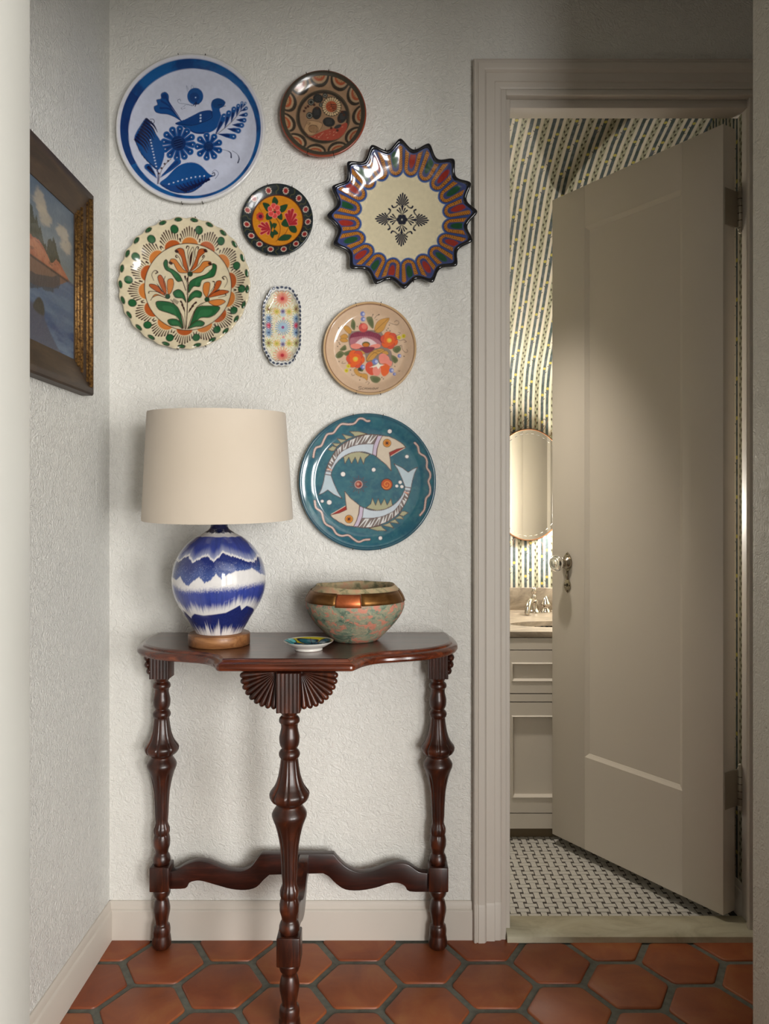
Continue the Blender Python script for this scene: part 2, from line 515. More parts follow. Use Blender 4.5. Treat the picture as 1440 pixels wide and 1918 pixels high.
WP_P, WP_V = 0.0683, 0.112
def wallpaper():
    t = NT('striped_wallpaper')
    uv = t.n('ShaderNodeUVMap', uv_map='uv').outputs[0]
    sep = t.n('ShaderNodeSeparateXYZ'); t.put(sep.inputs[0], uv)
    wob = t.noise(uv, 60.0, 3.0)
    u = t.M('ADD', sep.outputs[0], t.M('MULTIPLY', t.M('SUBTRACT', wob.outputs[0], 0.5), 0.0022))
    v = sep.outputs[1]
    U = t.M('DIVIDE', u, WP_P)
    cell = t.M('FLOOR', t.M('ADD', U, 0.5))
    tc = t.M('SUBTRACT', t.M('FRACT', t.M('ADD', U, 0.5)), 0.5)
    at = t.M('ABSOLUTE', tc)
    def band(val, half, soft):
        # 1 where |val| < half
        return t.M('SUBTRACT', 1.0, t.M('DIVIDE', t.M('SUBTRACT', val, half - soft), 2 * soft, clamp=True), clamp=True)
    dark = band(t.M('ABSOLUTE', t.M('SUBTRACT', at, 0.35)), 0.082, 0.012)
    vine_bg = band(at, 0.128, 0.012)
    vp = t.M('DIVIDE', v, 0.0287)
    sn = t.M('SINE', t.M('MULTIPLY', vp, 2 * math.pi))
    stem = band(t.M('ABSOLUTE', t.M('SUBTRACT', tc, t.M('MULTIPLY', sn, 0.045))), 0.014, 0.008)
    def ell(a, ra, b, rb):
        d = t.M('ADD', t.M('POWER', t.M('DIVIDE', a, ra), 2.0), t.M('POWER', t.M('DIVIDE', b, rb), 2.0))
        return band(d, 1.0, 0.25)
    fr1 = t.M('SUBTRACT', t.M('FRACT', vp), 0.5)
    fr2 = t.M('SUBTRACT', t.M('FRACT', t.M('ADD', vp, 0.5)), 0.5)
    leaf = t.M('MAXIMUM', ell(t.M('SUBTRACT', tc, 0.06), 0.036, fr1, 0.2), ell(t.M('ADD', tc, 0.06), 0.036, fr2, 0.2))
    sg = t.M('GREATER_THAN', tc, 0.0)
    ph = t.M('ADD', t.M('DIVIDE', v, WP_V), t.M('ADD', t.M('MULTIPLY', cell, 0.265), t.M('MULTIPLY', sg, 0.5)))
    f3 = t.M('SUBTRACT', t.M('FRACT', ph), 0.5)
    lemon = ell(t.M('SUBTRACT', at, 0.35), 0.082, f3, 0.052)
    squig = t.M('MULTIPLY', band(t.M('ABSOLUTE', t.M('SUBTRACT', t.M('SUBTRACT', f3, -0.15), t.M('MULTIPLY', t.M('SUBTRACT', at, 0.45), 0.5))), 0.014, 0.008),
                band(t.M('ABSOLUTE', t.M('SUBTRACT', at, 0.465)), 0.05, 0.01))
    n2 = t.noise(uv, 46.0, 3.0)
    darkc = t.ramp(n2.outputs[0], [(0.35, srgb4((66, 82, 74))), (0.55, srgb4((88, 100, 106))), (0.7, srgb4((116, 118, 120)))])
    c = t.mix(vine_bg, srgb4((232, 223, 206)), srgb4((184, 182, 156)))
    c = t.mix(t.M('MULTIPLY', stem, vine_bg), c, srgb4((104, 104, 74)))
    c = t.mix(leaf, c, srgb4((66, 60, 44)))
    c = t.mix(dark, c, darkc)
    c = t.mix(squig, c, srgb4((66, 56, 58)))
    c = t.mix(lemon, c, srgb4((202, 190, 96)))
    t.set(Base_Color=c, Roughness=0.6)
    return t.m
MAT['wallpaper'] = wallpaper()

# ------------------------------------------------------------------ structure: hall
WALL_Y, LEFT_X, CEIL = 2.078, -0.733, 2.56
BATH_Y = 2.15                       # bathroom side of the plate wall
JL, JR, JH = 0.3166, 1.0, 2.249     # opening inside the casing

fl = mesh_obj('floor', [(-1.7,-2.3,-0.004),(3.6,-2.3,-0.004),(3.6,2.09,-0.004),(-1.7,2.09,-0.004),
                        (-1.7,-2.3,-0.06),(3.6,-2.3,-0.06),(3.6,2.09,-0.06),(-1.7,2.09,-0.06)],
              [(0,1,2,3),(7,6,5,4),(0,4,5,1),(1,5,6,2),(2,6,7,3),(3,7,4,0)], MAT['grout'])
tag(fl, 'grey grout bed under the terracotta hexagon floor', None, None, 'structure')

HP = 0.1083                          # side of the hexagon lattice
def hex_mesh(i):
    r_ = random.Random(100 + i)
    bm = bmesh.new()
    g = 0.0082
    R = HP - g * 2 / math.sqrt(3)
    ring = []
    for k in range(6):
        a = k * math.pi / 3
        for da in (-0.055, 0.0, 0.055):
            rr = R * (0.985 - 0.03 * (da == 0.0) * 0) * (1.0 if da else 0.99)
            ring.append((rr * math.cos(a + da) * (0.995 if da == 0 else 0.982), rr * math.sin(a + da) * (0.995 if da == 0 else 0.982)))
    ring = [(x * (1 + r_.uniform(-.006, .006)), y * (1 + r_.uniform(-.006, .006))) for x, y in ring]
    levels = [(1.0, -0.012), (1.0, -0.0025), (0.985, -0.0004), (0.95, 0.0006)]
    rows = [[bm.verts.new((x * s, y * s, z)) for x, y in ring] for s, z in levels]
    n = len(ring)
    for a, b in zip(rows[:-1], rows[1:]):
        for k in range(n):
            bm.faces.new((a[k], a[(k+1) % n], b[(k+1) % n], b[k]))
    bm.faces.new(rows[-1])
    me = bpy.data.meshes.new('tile')
    bm.to_mesh(me); bm.free()
    for p in me.polygons: p.use_smooth = True
    me.materials.append(MAT['terracotta'])
    return me
HEX = [hex_mesh(i) for i in range(5)]
hx, hy = -0.3905, 1.873
for ci in range(-14, 22):
    for ri in range(-14, 5):
        X = hx + ci * 1.5 * HP
        Y = hy + (ri + (0.5 if ci % 2 else 0.0)) * math.sqrt(3) * HP
        if Y < 1.02 or Y > 2.10 or X < LEFT_X - 0.1 or X > 1.35:
            continue
        if Y + 0.094 > 2.09 and False:
            continue
        me = HEX[(ci * 7 + ri * 3) % 5]
        o = bpy.data.objects.new('tile', me)
        o.parent = fl
        o.location = (X, Y, 0)
        o.rotation_euler = (random.uniform(-.003, .003), random.uniform(-.003, .003), 0)
        COL.objects.link(o)

def wall_with_hole(name, x0, x1, z0, z1, hx0, hx1, hz0, hz1, ya, yb, mat):
    """slab between ya and yb with a rectangular hole, one mesh"""
    out = [(x0,z0),(x1,z0),(x1,z1),(x0,z1)]
    inn = [(hx0,hz0),(hx1,hz0),(hx1,hz1),(hx0,hz1)]
    V = [(x,ya,z) for x,z in out] + [(x,ya,z) for x,z in inn] + [(x,yb,z) for x,z in out] + [(x,yb,z) for x,z in inn]
    F = []
    for i in range(4):
        j = (i+1) % 4
        F += [(i,j,4+j,4+i), (8+j,8+i,12+i,12+j), (4+i,4+j,12+j,12+i), (j,i,8+i,8+j)]
    return mesh_obj(name, V, F, mat)

w = wall_with_hole('wall_back', LEFT_X - 0.1, 2.2, -0.01, CEIL, 0.31, 1.005, -0.009, 2.256, WALL_Y, BATH_Y - 0.004, MAT['plaster_back'])
tag(w, 'off-white textured plaster wall hung with plates', None, None, 'structure')
w = box('wall_left', LEFT_X - 0.1, LEFT_X, 0.9, WALL_Y, -0.01, CEIL, MAT['plaster_left'])
tag(w, 'off-white textured plaster side wall with a framed painting', None, None, 'structure')
# doorway the hall is seen through
w = box('wall_front_left', -1.7, -0.410, 0.80, 0.905, -0.01, CEIL, MAT['jamb_white'], bev=0.004)
tag(w, 'smooth white doorway edge in the left foreground', None, None, 'structure')
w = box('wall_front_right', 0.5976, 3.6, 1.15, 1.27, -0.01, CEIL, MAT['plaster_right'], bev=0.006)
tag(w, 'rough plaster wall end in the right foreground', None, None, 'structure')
w = box('wall_front_header', -0.410, 3.5, 0.80, 0.905, 1.99, CEIL, MAT['jamb_white'])
tag(w, 'white wall above the doorway', None, None, 'structure')
w = box('wall_hall_right', 1.75, 1.85, 1.27, WALL_Y, -0.01, CEIL, MAT['room_paint'])
tag(w, 'white end wall of the hall', None, None, 'structure')
w = mesh_obj('ceiling', [(-1.75,-2.3,CEIL),(3.6,-2.3,CEIL),(3.6,2.15,CEIL),(-1.75,2.15,CEIL),(-1.75,-2.3,CEIL+.05),(3.6,-2.3,CEIL+.05),(3.6,2.15,CEIL+.05),(-1.75,2.15,CEIL+.05)],
             [(3,2,1,0),(4,5,6,7),(0,1,5,4),(1,2,6,5),(2,3,7,6),(3,0,4,7)], MAT['room_paint'])
tag(w, 'plain white ceiling', None, None, 'structure')
# room behind the camera with its glass door
w = wall_with_hole('wall_window_side', -1.75, 1.85, -0.01, CEIL, WIN[0], WIN[1], WIN[2], WIN[3], -2.3, -2.2, MAT['room_paint'])
tag(w, 'white wall with a glazed door behind the viewer', None, None, 'structure')
w = wall_with_hole('wall_window_right', 1.85, 3.6, -0.01, CEIL, WIN2[0], WIN2[1], WIN2[2], WIN2[3], -2.3, -2.2, MAT['room_paint'])
tag(w, 'white wall with a wide window behind the viewer', None, None, 'structure')
w = box('wall_room_left', -1.75, -1.65, -2.2, 0.80, -0.01, CEIL, MAT['room_paint']); tag(w, 'white wall of the room behind the viewer', None, None, 'structure')
w = box('wall_room_right', 3.5, 3.6, -2.2, 1.15, -0.01, CEIL, MAT['room_paint']); tag(w, 'white right wall of the room behind the viewer', None, None, 'structure')
for nm, W_, lb in (('window_1', WIN, 'white framed glass door behind the viewer'), ('window_2', WIN2, 'white framed window behind the viewer on the right')):
    wf = thing(nm, ((W_[0]+W_[1])/2, -2.25, W_[2]), lb, None, None, 'structure')
    box('window_frame', W_[0], W_[0]+.05, -2.27, -2.22, W_[2], W_[3], MAT['trim'], wf)
    box('window_frame', W_[1]-.05, W_[1], -2.27, -2.22, W_[2], W_[3], MAT['trim'], wf)
    box('window_frame', W_[0]+.05, W_[1]-.05, -2.27, -2.22, W_[2], W_[2]+.05, MAT['trim'], wf)
    box('window_frame', W_[0]+.05, W_[1]-.05, -2.27, -2.22, W_[3]-.05, W_[3], MAT['trim'], wf)

# baseboards: moulded profile (distance from the wall, height)
BASE = [(0, 0.0), (0.015, 0.0), (0.015, 0.076), (0.0135, 0.0785), (0.009, 0.081), (0.0085, 0.092), (0.006, 0.0975), (0.004, 0.1), (0, 0.1)]
BASE2 = BASE
r0 = [(LEFT_X + 0.0, WALL_Y - d, z) for d, z in BASE]
r1 = [(0.2355, WALL_Y - d, z) for d, z in BASE]
tag(sweep_rings('baseboard_back', [r0, r1], MAT['trim'], autosmooth=math.radians(30)), 'white baseboard under the plate wall', None, None, 'structure')
BASEL = [(d * 0.8, z) for d, z in BASE]
r0 = [(LEFT_X + d, WALL_Y - 0.001, z) for d, z in BASEL]
r1 = [(LEFT_X + d, 0.905, z) for d, z in BASEL]
tag(sweep_rings('baseboard_left', [r0, r1], MAT['trim'], autosmooth=math.radians(30)), 'white baseboard along the left wall', None, None, 'structure')

# door casing profile of (distance outwards from the opening, y)
CAS = [(0.0, 2.076), (0.0, 2.067), (0.002, 2.0645), (0.006, 2.0645), (0.0075, 2.061), (0.0115, 2.0585), (0.024, 2.0585), (0.0255, 2.0545),
       (0.047, 2.0545), (0.0485, 2.0505), (0.052, 2.046), (0.056, 2.0445), (0.069, 2.0445), (0.071, 2.0475), (0.0735, 2.0475), (0.0755, 2.0445),
       (0.0795, 2.0455), (0.0815, 2.049), (0.0815, 2.076)]
CAS = [(d, y + (0.007 if y < 2.07 else 0.0)) for d, y in CAS]
rl0 = [(JL - d, y, 0.10) for d, y in CAS]; rl1 = [(JL - d, y, JH + d) for d, y in CAS]
tag(sweep_rings('trim_1', [rl0, rl1], MAT['trim'], autosmooth=math.radians(30)), 'left moulded door casing painted white', None, None, 'structure')
rh0 = [(JL - d, y, JH + d) for d, y in CAS]; rh1 = [(JR + d, y, JH + d) for d, y in CAS]
tag(sweep_rings('trim_2', [rh0, rh1], MAT['trim'], autosmooth=math.radians(30)), 'moulded head casing above the bathroom door', None, None, 'structure')
rr0 = [(JR + d, y, 0.10) for d, y in CAS]; rr1 = [(JR + d, y, JH + d) for d, y in CAS]
tag(sweep_rings('trim_3', [rr0, rr1], MAT['trim'], autosmooth=math.radians(30)), 'right moulded door casing painted white', None, None, 'structure')
def plinth(name, sgn, xe, label):
    def ring(z, grow):
        return [(xe - sgn * d, (y - 0.002 - grow) if y < 2.0755 else y, z) for d, y in CAS]
    o = sweep_rings(name, [ring(0.0, 0.001), ring(0.094, 0.001), ring(0.0975, -0.0005), ring(0.10, -0.0015)], MAT['trim'], autosmooth=math.radians(30))
    tag(o, label, None, None, 'structure')
plinth('trim_4', 1, JL, 'casing foot block left of the bathroom door')
plinth('trim_5', -1, JR, 'casing foot block right of the bathroom door')
# jambs and stops
def jamb(name, label, parts):
    t_ = thing(name, (parts[0][0], parts[0][2], 0.0), label, None, None, 'structure')
    for i, b in enumerate(parts):
        box('jamb_board' if i == 0 else 'door_stop', *b, MAT['trim'], t_, bev=0.0015)
jamb('trim_6', 'left door jamb with its stop', [(0.309, 0.3225, 2.0665, BATH_Y, 0.0, 2.255), (0.3225, 0.336, 2.088, 2.122, 0.0, 2.24)])
jamb('trim_7', 'right door jamb with its stop', [(0.985, 1.010, 2.0665, BATH_Y, 0.0, 2.255), (0.972, 0.985, 2.078, 2.095, 0.0, 2.24)])
jamb('trim_8', 'head jamb above the bathroom door', [(0.3225, 0.985, 2.0665, BATH_Y, 2.240, 2.255), (0.336, 0.972, 2.090, 2.148, 2.2176, 2.240)])
tag(prism('trim_9', [(2.052, 0.0), (2.155, 0.0), (2.155, 0.017), (2.150, 0.02), (2.060, 0.02), (2.053, 0.015)], 'x', 0.3235, 0.984, MAT['threshold'], bev=0.0),
    'worn marble threshold under the bathroom door', None, None, 'structure')

# ------------------------------------------------------------------ bathroom shell
BX0, BX1, BBACK = -0.30, 1.0, 3.25
bf = box('floor_bathroom', BX0, BX1, BATH_Y, BBACK, -0.05, -0.0015, MAT['floor_joint'])
tag(bf, 'basket weave marble floor of the bathroom', None, None, 'structure')
TL, TW, TG = 0.0358, 0.0170, 0.0020
A_ = (TL + TW) / 2 + TG
def slab_mesh(name, lx, ly, mat):
    bm = bmesh.new()
    h = 0.0015
    e = 0.0006
    a = [bm.verts.new((sx*lx/2, sy*ly/2, -0.004)) for sx, sy in ((-1,-1),(1,-1),(1,1),(-1,1))]
    b = [bm.verts.new((sx*lx/2, sy*ly/2, -0.0004)) for sx, sy in ((-1,-1),(1,-1),(1,1),(-1,1))]
    c = [bm.verts.new((sx*(lx/2-e), sy*(ly/2-e), 0.0)) for sx, sy in ((-1,-1),(1,-1),(1,1),(-1,1))]
    for p, q in ((a, b), (b, c)):
        for k in range(4):
            bm.faces.new((p[k], p[(k+1) % 4], q[(k+1) % 4], q[k]))
    bm.faces.new(c)
    me = bpy.data.meshes.new(name); bm.to_mesh(me); bm.free()
    me.materials.append(mat)
    return me
mh = slab_mesh('tile', TL, TW, MAT['floor_white']); mv = slab_mesh('tile', TW, TL, MAT['floor_white'])
restV, restF, dotV, dotF = [], [], [], []
def add_quadbox(V, F, x, y, lx, ly):
    n = len(V)
    for z, ee in ((-0.004, 0), (0.0, 0.0005)):
        for sx, sy in ((-1,-1),(1,-1),(1,1),(-1,1)):
            V.append((x + sx*(lx/2-ee), y + sy*(ly/2-ee), z))
    F.append((n+4, n+5, n+6, n+7))
    for k in range(4):
        F.append((n+k, n+(k+1) % 4, n+4+(k+1) % 4, n+4+k))
cand = []
for i in range(0, 50):
    for j in range(0, 40):
        x = BX0 + 0.012 + i * A_; y = BATH_Y + 0.012 + j * A_
        if x > BX1 - 0.012 or y > BBACK - 0.01: continue
        horiz = (i + j) % 2 == 0
        # sight lines: left jamb edge and the open door
        vis = (x > 0.31 + (y - 2.12) * 0.17) and (x < 0.935 - (y - 2.12) * 0.66 + 0.02) and y < 2.73
        if vis and len(cand) < 300:
            o = bpy.data.objects.new('tile', mh if horiz else mv)
            o.parent = bf; o.location = (x, y, random.uniform(-0.0002, 0.0003)); COL.objects.link(o)
            cand.append(o)
        else:
            add_quadbox(restV, restF, x, y, TL if horiz else TW, TW if horiz else TL)
        add_quadbox(dotV, dotF, x + A_/2, y + A_/2, (TL-TW)/2 - 0.0014, (TL-TW)/2 - 0.0014)
tag(mesh_obj('tile_field', restV, restF, MAT['floor_white'], bf), None, None, None, 'stuff')
tag(mesh_obj('corner_dots', dotV, dotF, MAT['floor_black'], bf), None, None, None, 'stuff')

def paper_wall(name, strip, label):
    """strip: list of (P_left, P_right, u_left, u_right, v)"""
    V, UV, F = [], [], []
    for a, b, ua, ub, v in strip:
        V += [a, b]; UV += [(ua, v), (ub, v)]
    for i in range(len(strip) - 1):
        F.append((2*i, 2*i+1, 2*i+3, 2*i+2))
    o = mesh_obj(name, V, F, MAT['wallpaper'], uvs=UV, smooth=True)
    s = o.modifiers.new('thick', 'SOLIDIFY'); s.thickness = 0.02; s.offset = -1.0
    return tag(o, label, None, None, 'structure')
U0 = 0.564
prof = [(BBACK, 0.0), (BBACK, 1.0), (BBACK, 1.52), (3.246, 1.59), (3.232, 1.65), (3.205, 1.705), (3.165, 1.752), (2.95, 1.955), (2.76, 2.135), (2.68, 2.203), (2.60, 2.253), (2.48, 2.300), (2.35, 2.335), (2.13, 2.385)]
strip, v_, prev = [], 0.0, None
for Y, z in prof:
    if prev: v_ += math.hypot(Y - prev[0], z - prev[1])
    prev = (Y, z)
    strip.append(((BX0, Y, z), (BX1, Y, z), BX0 - U0, BX1 - U0, v_ + 0.038))
paper_wall('wall_bathroom_back', strip, 'striped lemon wallpaper running up the wall and sloped ceiling')
strip = [((BX1, BBACK + .005, z), (BX1, BATH_Y - 0.003, z), -3.16, -BATH_Y, z) for z in (0.0, 2.45)]
strip = [((BX1, BBACK + .005, z), (BX1, BATH_Y - 0.003, z), 2.192 - BBACK - .005, 2.192 - BATH_Y, z) for z in (0.0, 2.45)]
paper_wall('wall_bathroom_right', strip, 'striped wallpaper seen through the gap at the door hinges')
strip = [((BX0, BATH_Y - 0.003, z), (BX0, BBACK + .005, z), 0.02, 0.02 + BBACK + .005 - BATH_Y, z) for z in (0.0, 2.45)]
paper_wall('wall_bathroom_left', strip, 'striped wallpaper on the hidden left bathroom wall')
w = wall_with_hole('wall_bathroom_front', BX0, BX1 + .01, 0.0, 2.44, 0.311, 1.0035, 0.001, 2.2555, BATH_Y - 0.004, BATH_Y + 0.0005, MAT['room_paint'])
tag(w, 'bathroom side of the plate wall', None, None, 'structure')
r0 = [(BX1 - d * 0.6, BATH_Y + 0.002, z * 0.95) for d, z in BASE]
r1 = [(BX1 - d * 0.6, 2.70, z * 0.95) for d, z in BASE]
tag(sweep_rings('baseboard_bathroom', [r0, r1], MAT['trim']), 'white baseboard behind the door hinges', None, None, 'structure')

# ------------------------------------------------------------------ the open door
DZ0, DZ1 = 0.036, 2.19
Dp = Vector((0.921, 2.120, 0)); Dq = Vector((0.570, 2.650, 0))
DW = (Dq - Dp).length
dd = (Dq - Dp).normalized(); dn = Vector((-dd.y, dd.x, 0)) * -1.0      # dn points to the bathroom side
door = bpy.data.objects.new('door_1', None)
door.location = (Dp.x, Dp.y, 0.0)
door.rotation_euler = (0, 0, math.atan2(dd.y, dd.x))
COL.objects.link(door)
ORG[door.name] = Vector((0, 0, 0))
tag(door, 'cream one-panel bathroom door standing ajar', None, None, 'structure')
# local space: x along the door from hinge to latch, y negative = bathroom side (thickness), z up
TH = 0.054
s0, s1 = 0.128, 0.492           # panel opening along x
p0, p1 = 0.336, 2.056           # panel opening in z
def dbox(name, *a, bev=0.001): return box(name, *a, MAT['door_paint'], door, bev=bev, local=True)
dbox('hinge_stile', 0, s0, -TH, 0, DZ0, DZ1)
dbox('latch_stile', s1, DW, -TH, 0, DZ0, DZ1)
dbox('bottom_rail', s0, s1, -TH, -0.0003, DZ0, p0, bev=0.0)
dbox('top_rail', s0, s1, -TH, -0.0003, p1, DZ1, bev=0.0)
dbox('panel', s0 - 0.004, s1 + 0.004, -TH + 0.012, -0.009, p0 - 0.004, p1 + 0.004, bev=0.0)
def panel_mould(y_out, y_in, wdt):
    st = [(s0, p0), (s1, p0), (s1, p1), (s0, p1)]
    def ring(i):
        x, z = st[i]
        sx = 1 if x == s0 else -1; sz = 1 if z == p0 else -1
        pr = [(0.0, y_out), (wdt * 0.25, y_out * 0.75 + y_in * 0.25), (wdt * 0.5, y_out * 0.45 + y_in * 0.55), (wdt * 0.85, y_out * 0.25 + y_in * 0.75), (wdt, y_in), (0.0, y_in)]
        return [(x + sx * d, y, z + sz * d) for d, y in pr]
    for i in range(4):
        a, b = ring(i), ring((i + 1) % 4)
        o = sweep_rings('panel_moulding', [a, b], MAT['door_paint'], door)
        o.location = (0, 0, 0)
panel_mould(-0.0005, -0.0088, 0.013)
panel_mould(-TH + 0.0005, -TH + 0.0118, 0.014)
# knob and escutcheons on the latch stile
kx, kz = DW - 0.052, None
ks = 0.565                      # distance from the hinge
def door_lathe(name, prof, z, mat, parent, x=ks, seg=24):
    V, F = lathe_data(prof, seg)
    V = np.stack([V[:, 0] + x, V[:, 2], V[:, 1] + z], -1)     # lathe axis to local +y (hall side)
    return mesh_obj(name, V, F, mat, parent, smooth=True, local=True)
KZ = 0.962
def leaf_plate(name, zc, h, wd, mat, parent):
    pts = []
    n = 12
    for i in range(n + 1):
        t_ = i / n
        pts.append((math.sin(math.pi * t_) ** 0.8 * wd / 2, zc - h/2 + h * t_))
    poly = [(ks + a, b) for a, b in pts] + [(ks - a, b) for a, b in pts[::-1][1:-1]]
    return prism(name, poly, 'y', 0.0, 0.003, mat, parent, bev=0.0008, local=True)
pl = leaf_plate('knob_plate', KZ + 0.002, 0.068, 0.040, MAT['nickel'], door)
kn = door_lathe('door_knob', [(0.019, 0.003), (0.021, 0.006), (0.020, 0.012), (0.013, 0.015), (0.0125, 0.026), (0.016, 0.03), (0.0155, 0.034), (0.012, 0.036)], KZ, MAT['nickel'], door)
tag(kn, 'nickel shank of the door knob')
gk = door_lathe('glass_knob', [(0.0, 0.033), (0.012, 0.034), (0.017, 0.038), (0.025, 0.046), (0.0275, 0.054), (0.026, 0.060), (0.019, 0.064), (0.0165, 0.0625), (0.012, 0.0645), (0.0, 0.066)], KZ, MAT['glass'], door, seg=12)
tag(gk, 'faceted glass door knob')
tube('plate_stem', [(ks, 0.002, KZ - 0.028), (ks, 0.003, KZ - 0.042), (ks, 0.002, KZ - 0.056)], [0.004, 0.006, 0.004], MAT['nickel'], door, local=True)
kp = leaf_plate('keyhole_plate', KZ - 0.076, 0.050, 0.030, MAT['nickel'], door)
tube('keyhole', [(ks, 0.0032, KZ - 0.079), (ks, 0.0036, KZ - 0.069)], [0.0022, 0.0032], MAT['dark_metal'], kp, local=True)
for xo, zo in ((-0.009, -0.075), (0.009, -0.075), (0, -0.094), (0, 0.029)):
    tube('screw', [(ks + xo, 0.002, KZ + zo), (ks + xo, 0.0042, KZ + zo)], 0.0022, MAT['dark_metal'], kp, local=True)
# hinges (knuckle and leaf on the edge)
for zc in (1.968, 0.373):
    hg = tube('hinge', [(-0.006, -TH - 0.016, zc - 0.05), (-0.006, -TH - 0.016, zc + 0.05)], 0.0075, MAT['hinge_metal'], door, seg=14, local=True)
    for k in range(1, 5):
        z_ = zc - 0.05 + 0.02 * k
        tube('knuckle_joint', [(-0.006, -TH - 0.016, z_ - 0.0008), (-0.006, -TH - 0.016, z_ + 0.0008)], 0.0078, MAT['dark_metal'], hg, seg=14, local=True)
    for sgn in (-1, 1):
        V, F = lathe_data([(0.0, -0.006), (0.004, -0.004), (0.006, 0.0), (0.0045, 0.004), (0.007, 0.006), (0.0078, 0.010), (0.0, 0.0101)] if sgn < 0 else [(0.0078, -0.010), (0.007, -0.006), (0.0045, -0.004), (0.006, 0.0), (0.004, 0.004), (0.0, 0.006)], 14)
        V = V + np.array([-0.006, -TH - 0.016, zc + sgn * 0.060])
        mesh_obj('hinge_tip', V, F, MAT['hinge_metal'], hg, smooth=True, local=True)
    box('hinge_leaf', -0.0022, -0.0002, -TH - 0.012, -0.006, zc - 0.05, zc + 0.05, MAT['hinge_metal'], hg, local=True)
    box('jamb_leaf', -0.006, 0.004, -TH - 0.024, -TH - 0.0215, zc - 0.05, zc + 0.05, MAT['hinge_metal'], hg, local=True)

# ------------------------------------------------------------------ vanity, counter, sink, faucet, mirror, lamps
VF = 2.70
vx0, vx1 = 0.10, 0.985
van = thing('vanity_cabinet', ((vx0+vx1)/2, (VF+3.24)/2, 0.0), 'white vanity cabinet with recessed drawer and door panels behind the ajar door', 'cabinet')
box('face_frame', vx0, vx1, VF, VF + 0.02, 0.040, 0.7, MAT['vanity'], van)
box('side_panel', vx0, vx0 + 0.018, VF + 0.02, 3.245, 0.040, 0.7, MAT['vanity'], van)
box('side_panel', vx1 - 0.018, vx1, VF + 0.02, 3.245, 0.040, 0.7, MAT['vanity'], van)
box('bottom_panel', vx0 + 0.018, vx1 - 0.018, VF + 0.02, 3.245, 0.040, 0.058, MAT['vanity'], van)
box('toe_kick', vx0, vx1, VF + 0.012, 3.245, 0.0, 0.0398, MAT['toe'], van)
def shaker(name, xa, xb, za, zb, rx0, rx1, rz0, rz1, parent):
    """slab front with a bevelled recess, one mesh"""
    yf, yb, yr = VF - 0.018, VF - 0.0005, VF - 0.006
    o4 = [(xa,za),(xb,za),(xb,zb),(xa,zb)]; i4 = [(rx0,rz0),(rx1,rz0),(rx1,rz1),(rx0,rz1)]
    b4 = [(rx0+.011,rz0+.011),(rx1-.011,rz0+.011),(rx1-.011,rz1-.011),(rx0+.011,rz1-.011)]
    m4 = [(rx0+.004,rz0+.004),(rx1-.004,rz0+.004),(rx1-.004,rz1-.004),(rx0+.004,rz1-.004)]
    V = [(x,yf,z) for x,z in o4]+[(x,yf,z) for x,z in i4]+[(x,yf-0.004,z) for x,z in m4]+[(x,yr,z) for x,z in b4]+[(x,yb,z) for x,z in o4]
    F = []
    for k in range(4):
        l = (k+1) % 4
        F += [(k,l,4+l,4+k),(4+k,4+l,8+l,8+k),(8+k,8+l,12+l,12+k),(l,k,16+k,16+l)]
    F += [(12,13,14,15),(19,18,17,16)]
    return mesh_obj(name, V, F, MAT['vanity'], parent)
shaker('drawer', 0.385, 0.94, 0.5065, 0.6535, 0.436, 0.885, 0.545, 0.612, van)
shaker('drawer', 0.12, 0.381, 0.5065, 0.6535, 0.17, 0.33, 0.545, 0.612, van)
shaker('cabinet_door', 0.385, 0.94, 0.095, 0.474, 0.437, 0.885, 0.145, 0.430, van)
shaker('cabinet_door', 0.12, 0.381, 0.095, 0.474, 0.17, 0.33, 0.145, 0.430, van)

for za, zb in ((0.6565, 0.6965), (0.4775, 0.5030), (0.0405, 0.0915)):
    box('rail', vx0, vx1, VF - 0.018, VF - 0.0005, za, zb, MAT['vanity'], van)
CZ = 0.7186
top = thing('vanity_counter', ((vx0+vx1)/2, 2.9, 0.7), 'beige veined marble vanity top with a low backsplash', 'countertop')
bcx, bcy, ba, bb = 0.655, 2.85, 0.195, 0.075
# slab with an elliptical hole
n = 48
ell = [(bcx + ba*math.cos(2*math.pi*k/n), bcy + bb*math.sin(2*math.pi*k/n)) for k in range(n)]
def on_rect(k):
    a = 2*math.pi*k/n
    c, s = math.cos(a), math.sin(a)
    xa, xb, ya, yb = vx0-.012-bcx, vx1+.008-bcx, 2.68-bcy, 3.234-bcy
    tx = (xb if c > 0 else xa)/c if abs(c) > 1e-9 else 1e9
    ty = (yb if s > 0 else ya)/s if abs(s) > 1e-9 else 1e9
    t_ = min(tx, ty)
    return (bcx + c*t_, bcy + s*t_)
V = []
for z in (CZ, CZ - 0.018):
    V += [(x, y, z) for x, y in ell] + [(*on_rect(k), z) for k in range(n)]
for c in ((vx0-.012, 2.68), (vx1+.008, 2.68), (vx1+.008, 3.234), (vx0-.012, 3.234)):
    pass
F = []
for k in range(n):
    l = (k+1) % n
    F += [(k, n+k, n+l, l), (2*n+l, 3*n+l, 3*n+k, 2*n+k), (l, 2*n+l, 2*n+k, k), (n+k, 3*n+k, 3*n+l, n+l)]
mesh_obj('slab', V, F, MAT['marble'], top)
box('front_edge', vx0-.012, vx1+.008, 2.676, 2.690, CZ-0.020, CZ + 0.0004, MAT['marble'], top, bev=0.002)
box('backsplash', vx0-.012, vx1+.008, 3.234, 3.248, CZ - 0.018, 0.811, MAT['marble'], top, bev=0.0015)
rows = []
for f, dz in ((1.02, 0.0), (1.0, -0.02), (0.95, -0.06), (0.8, -0.10), (0.45, -0.125), (0.02, -0.128)):
    rows.append([(bcx + ba*f*math.cos(2*math.pi*k/n), bcy + bb*f*math.sin(2*math.pi*k/n), CZ - 0.0235 + dz) for k in range(n)])
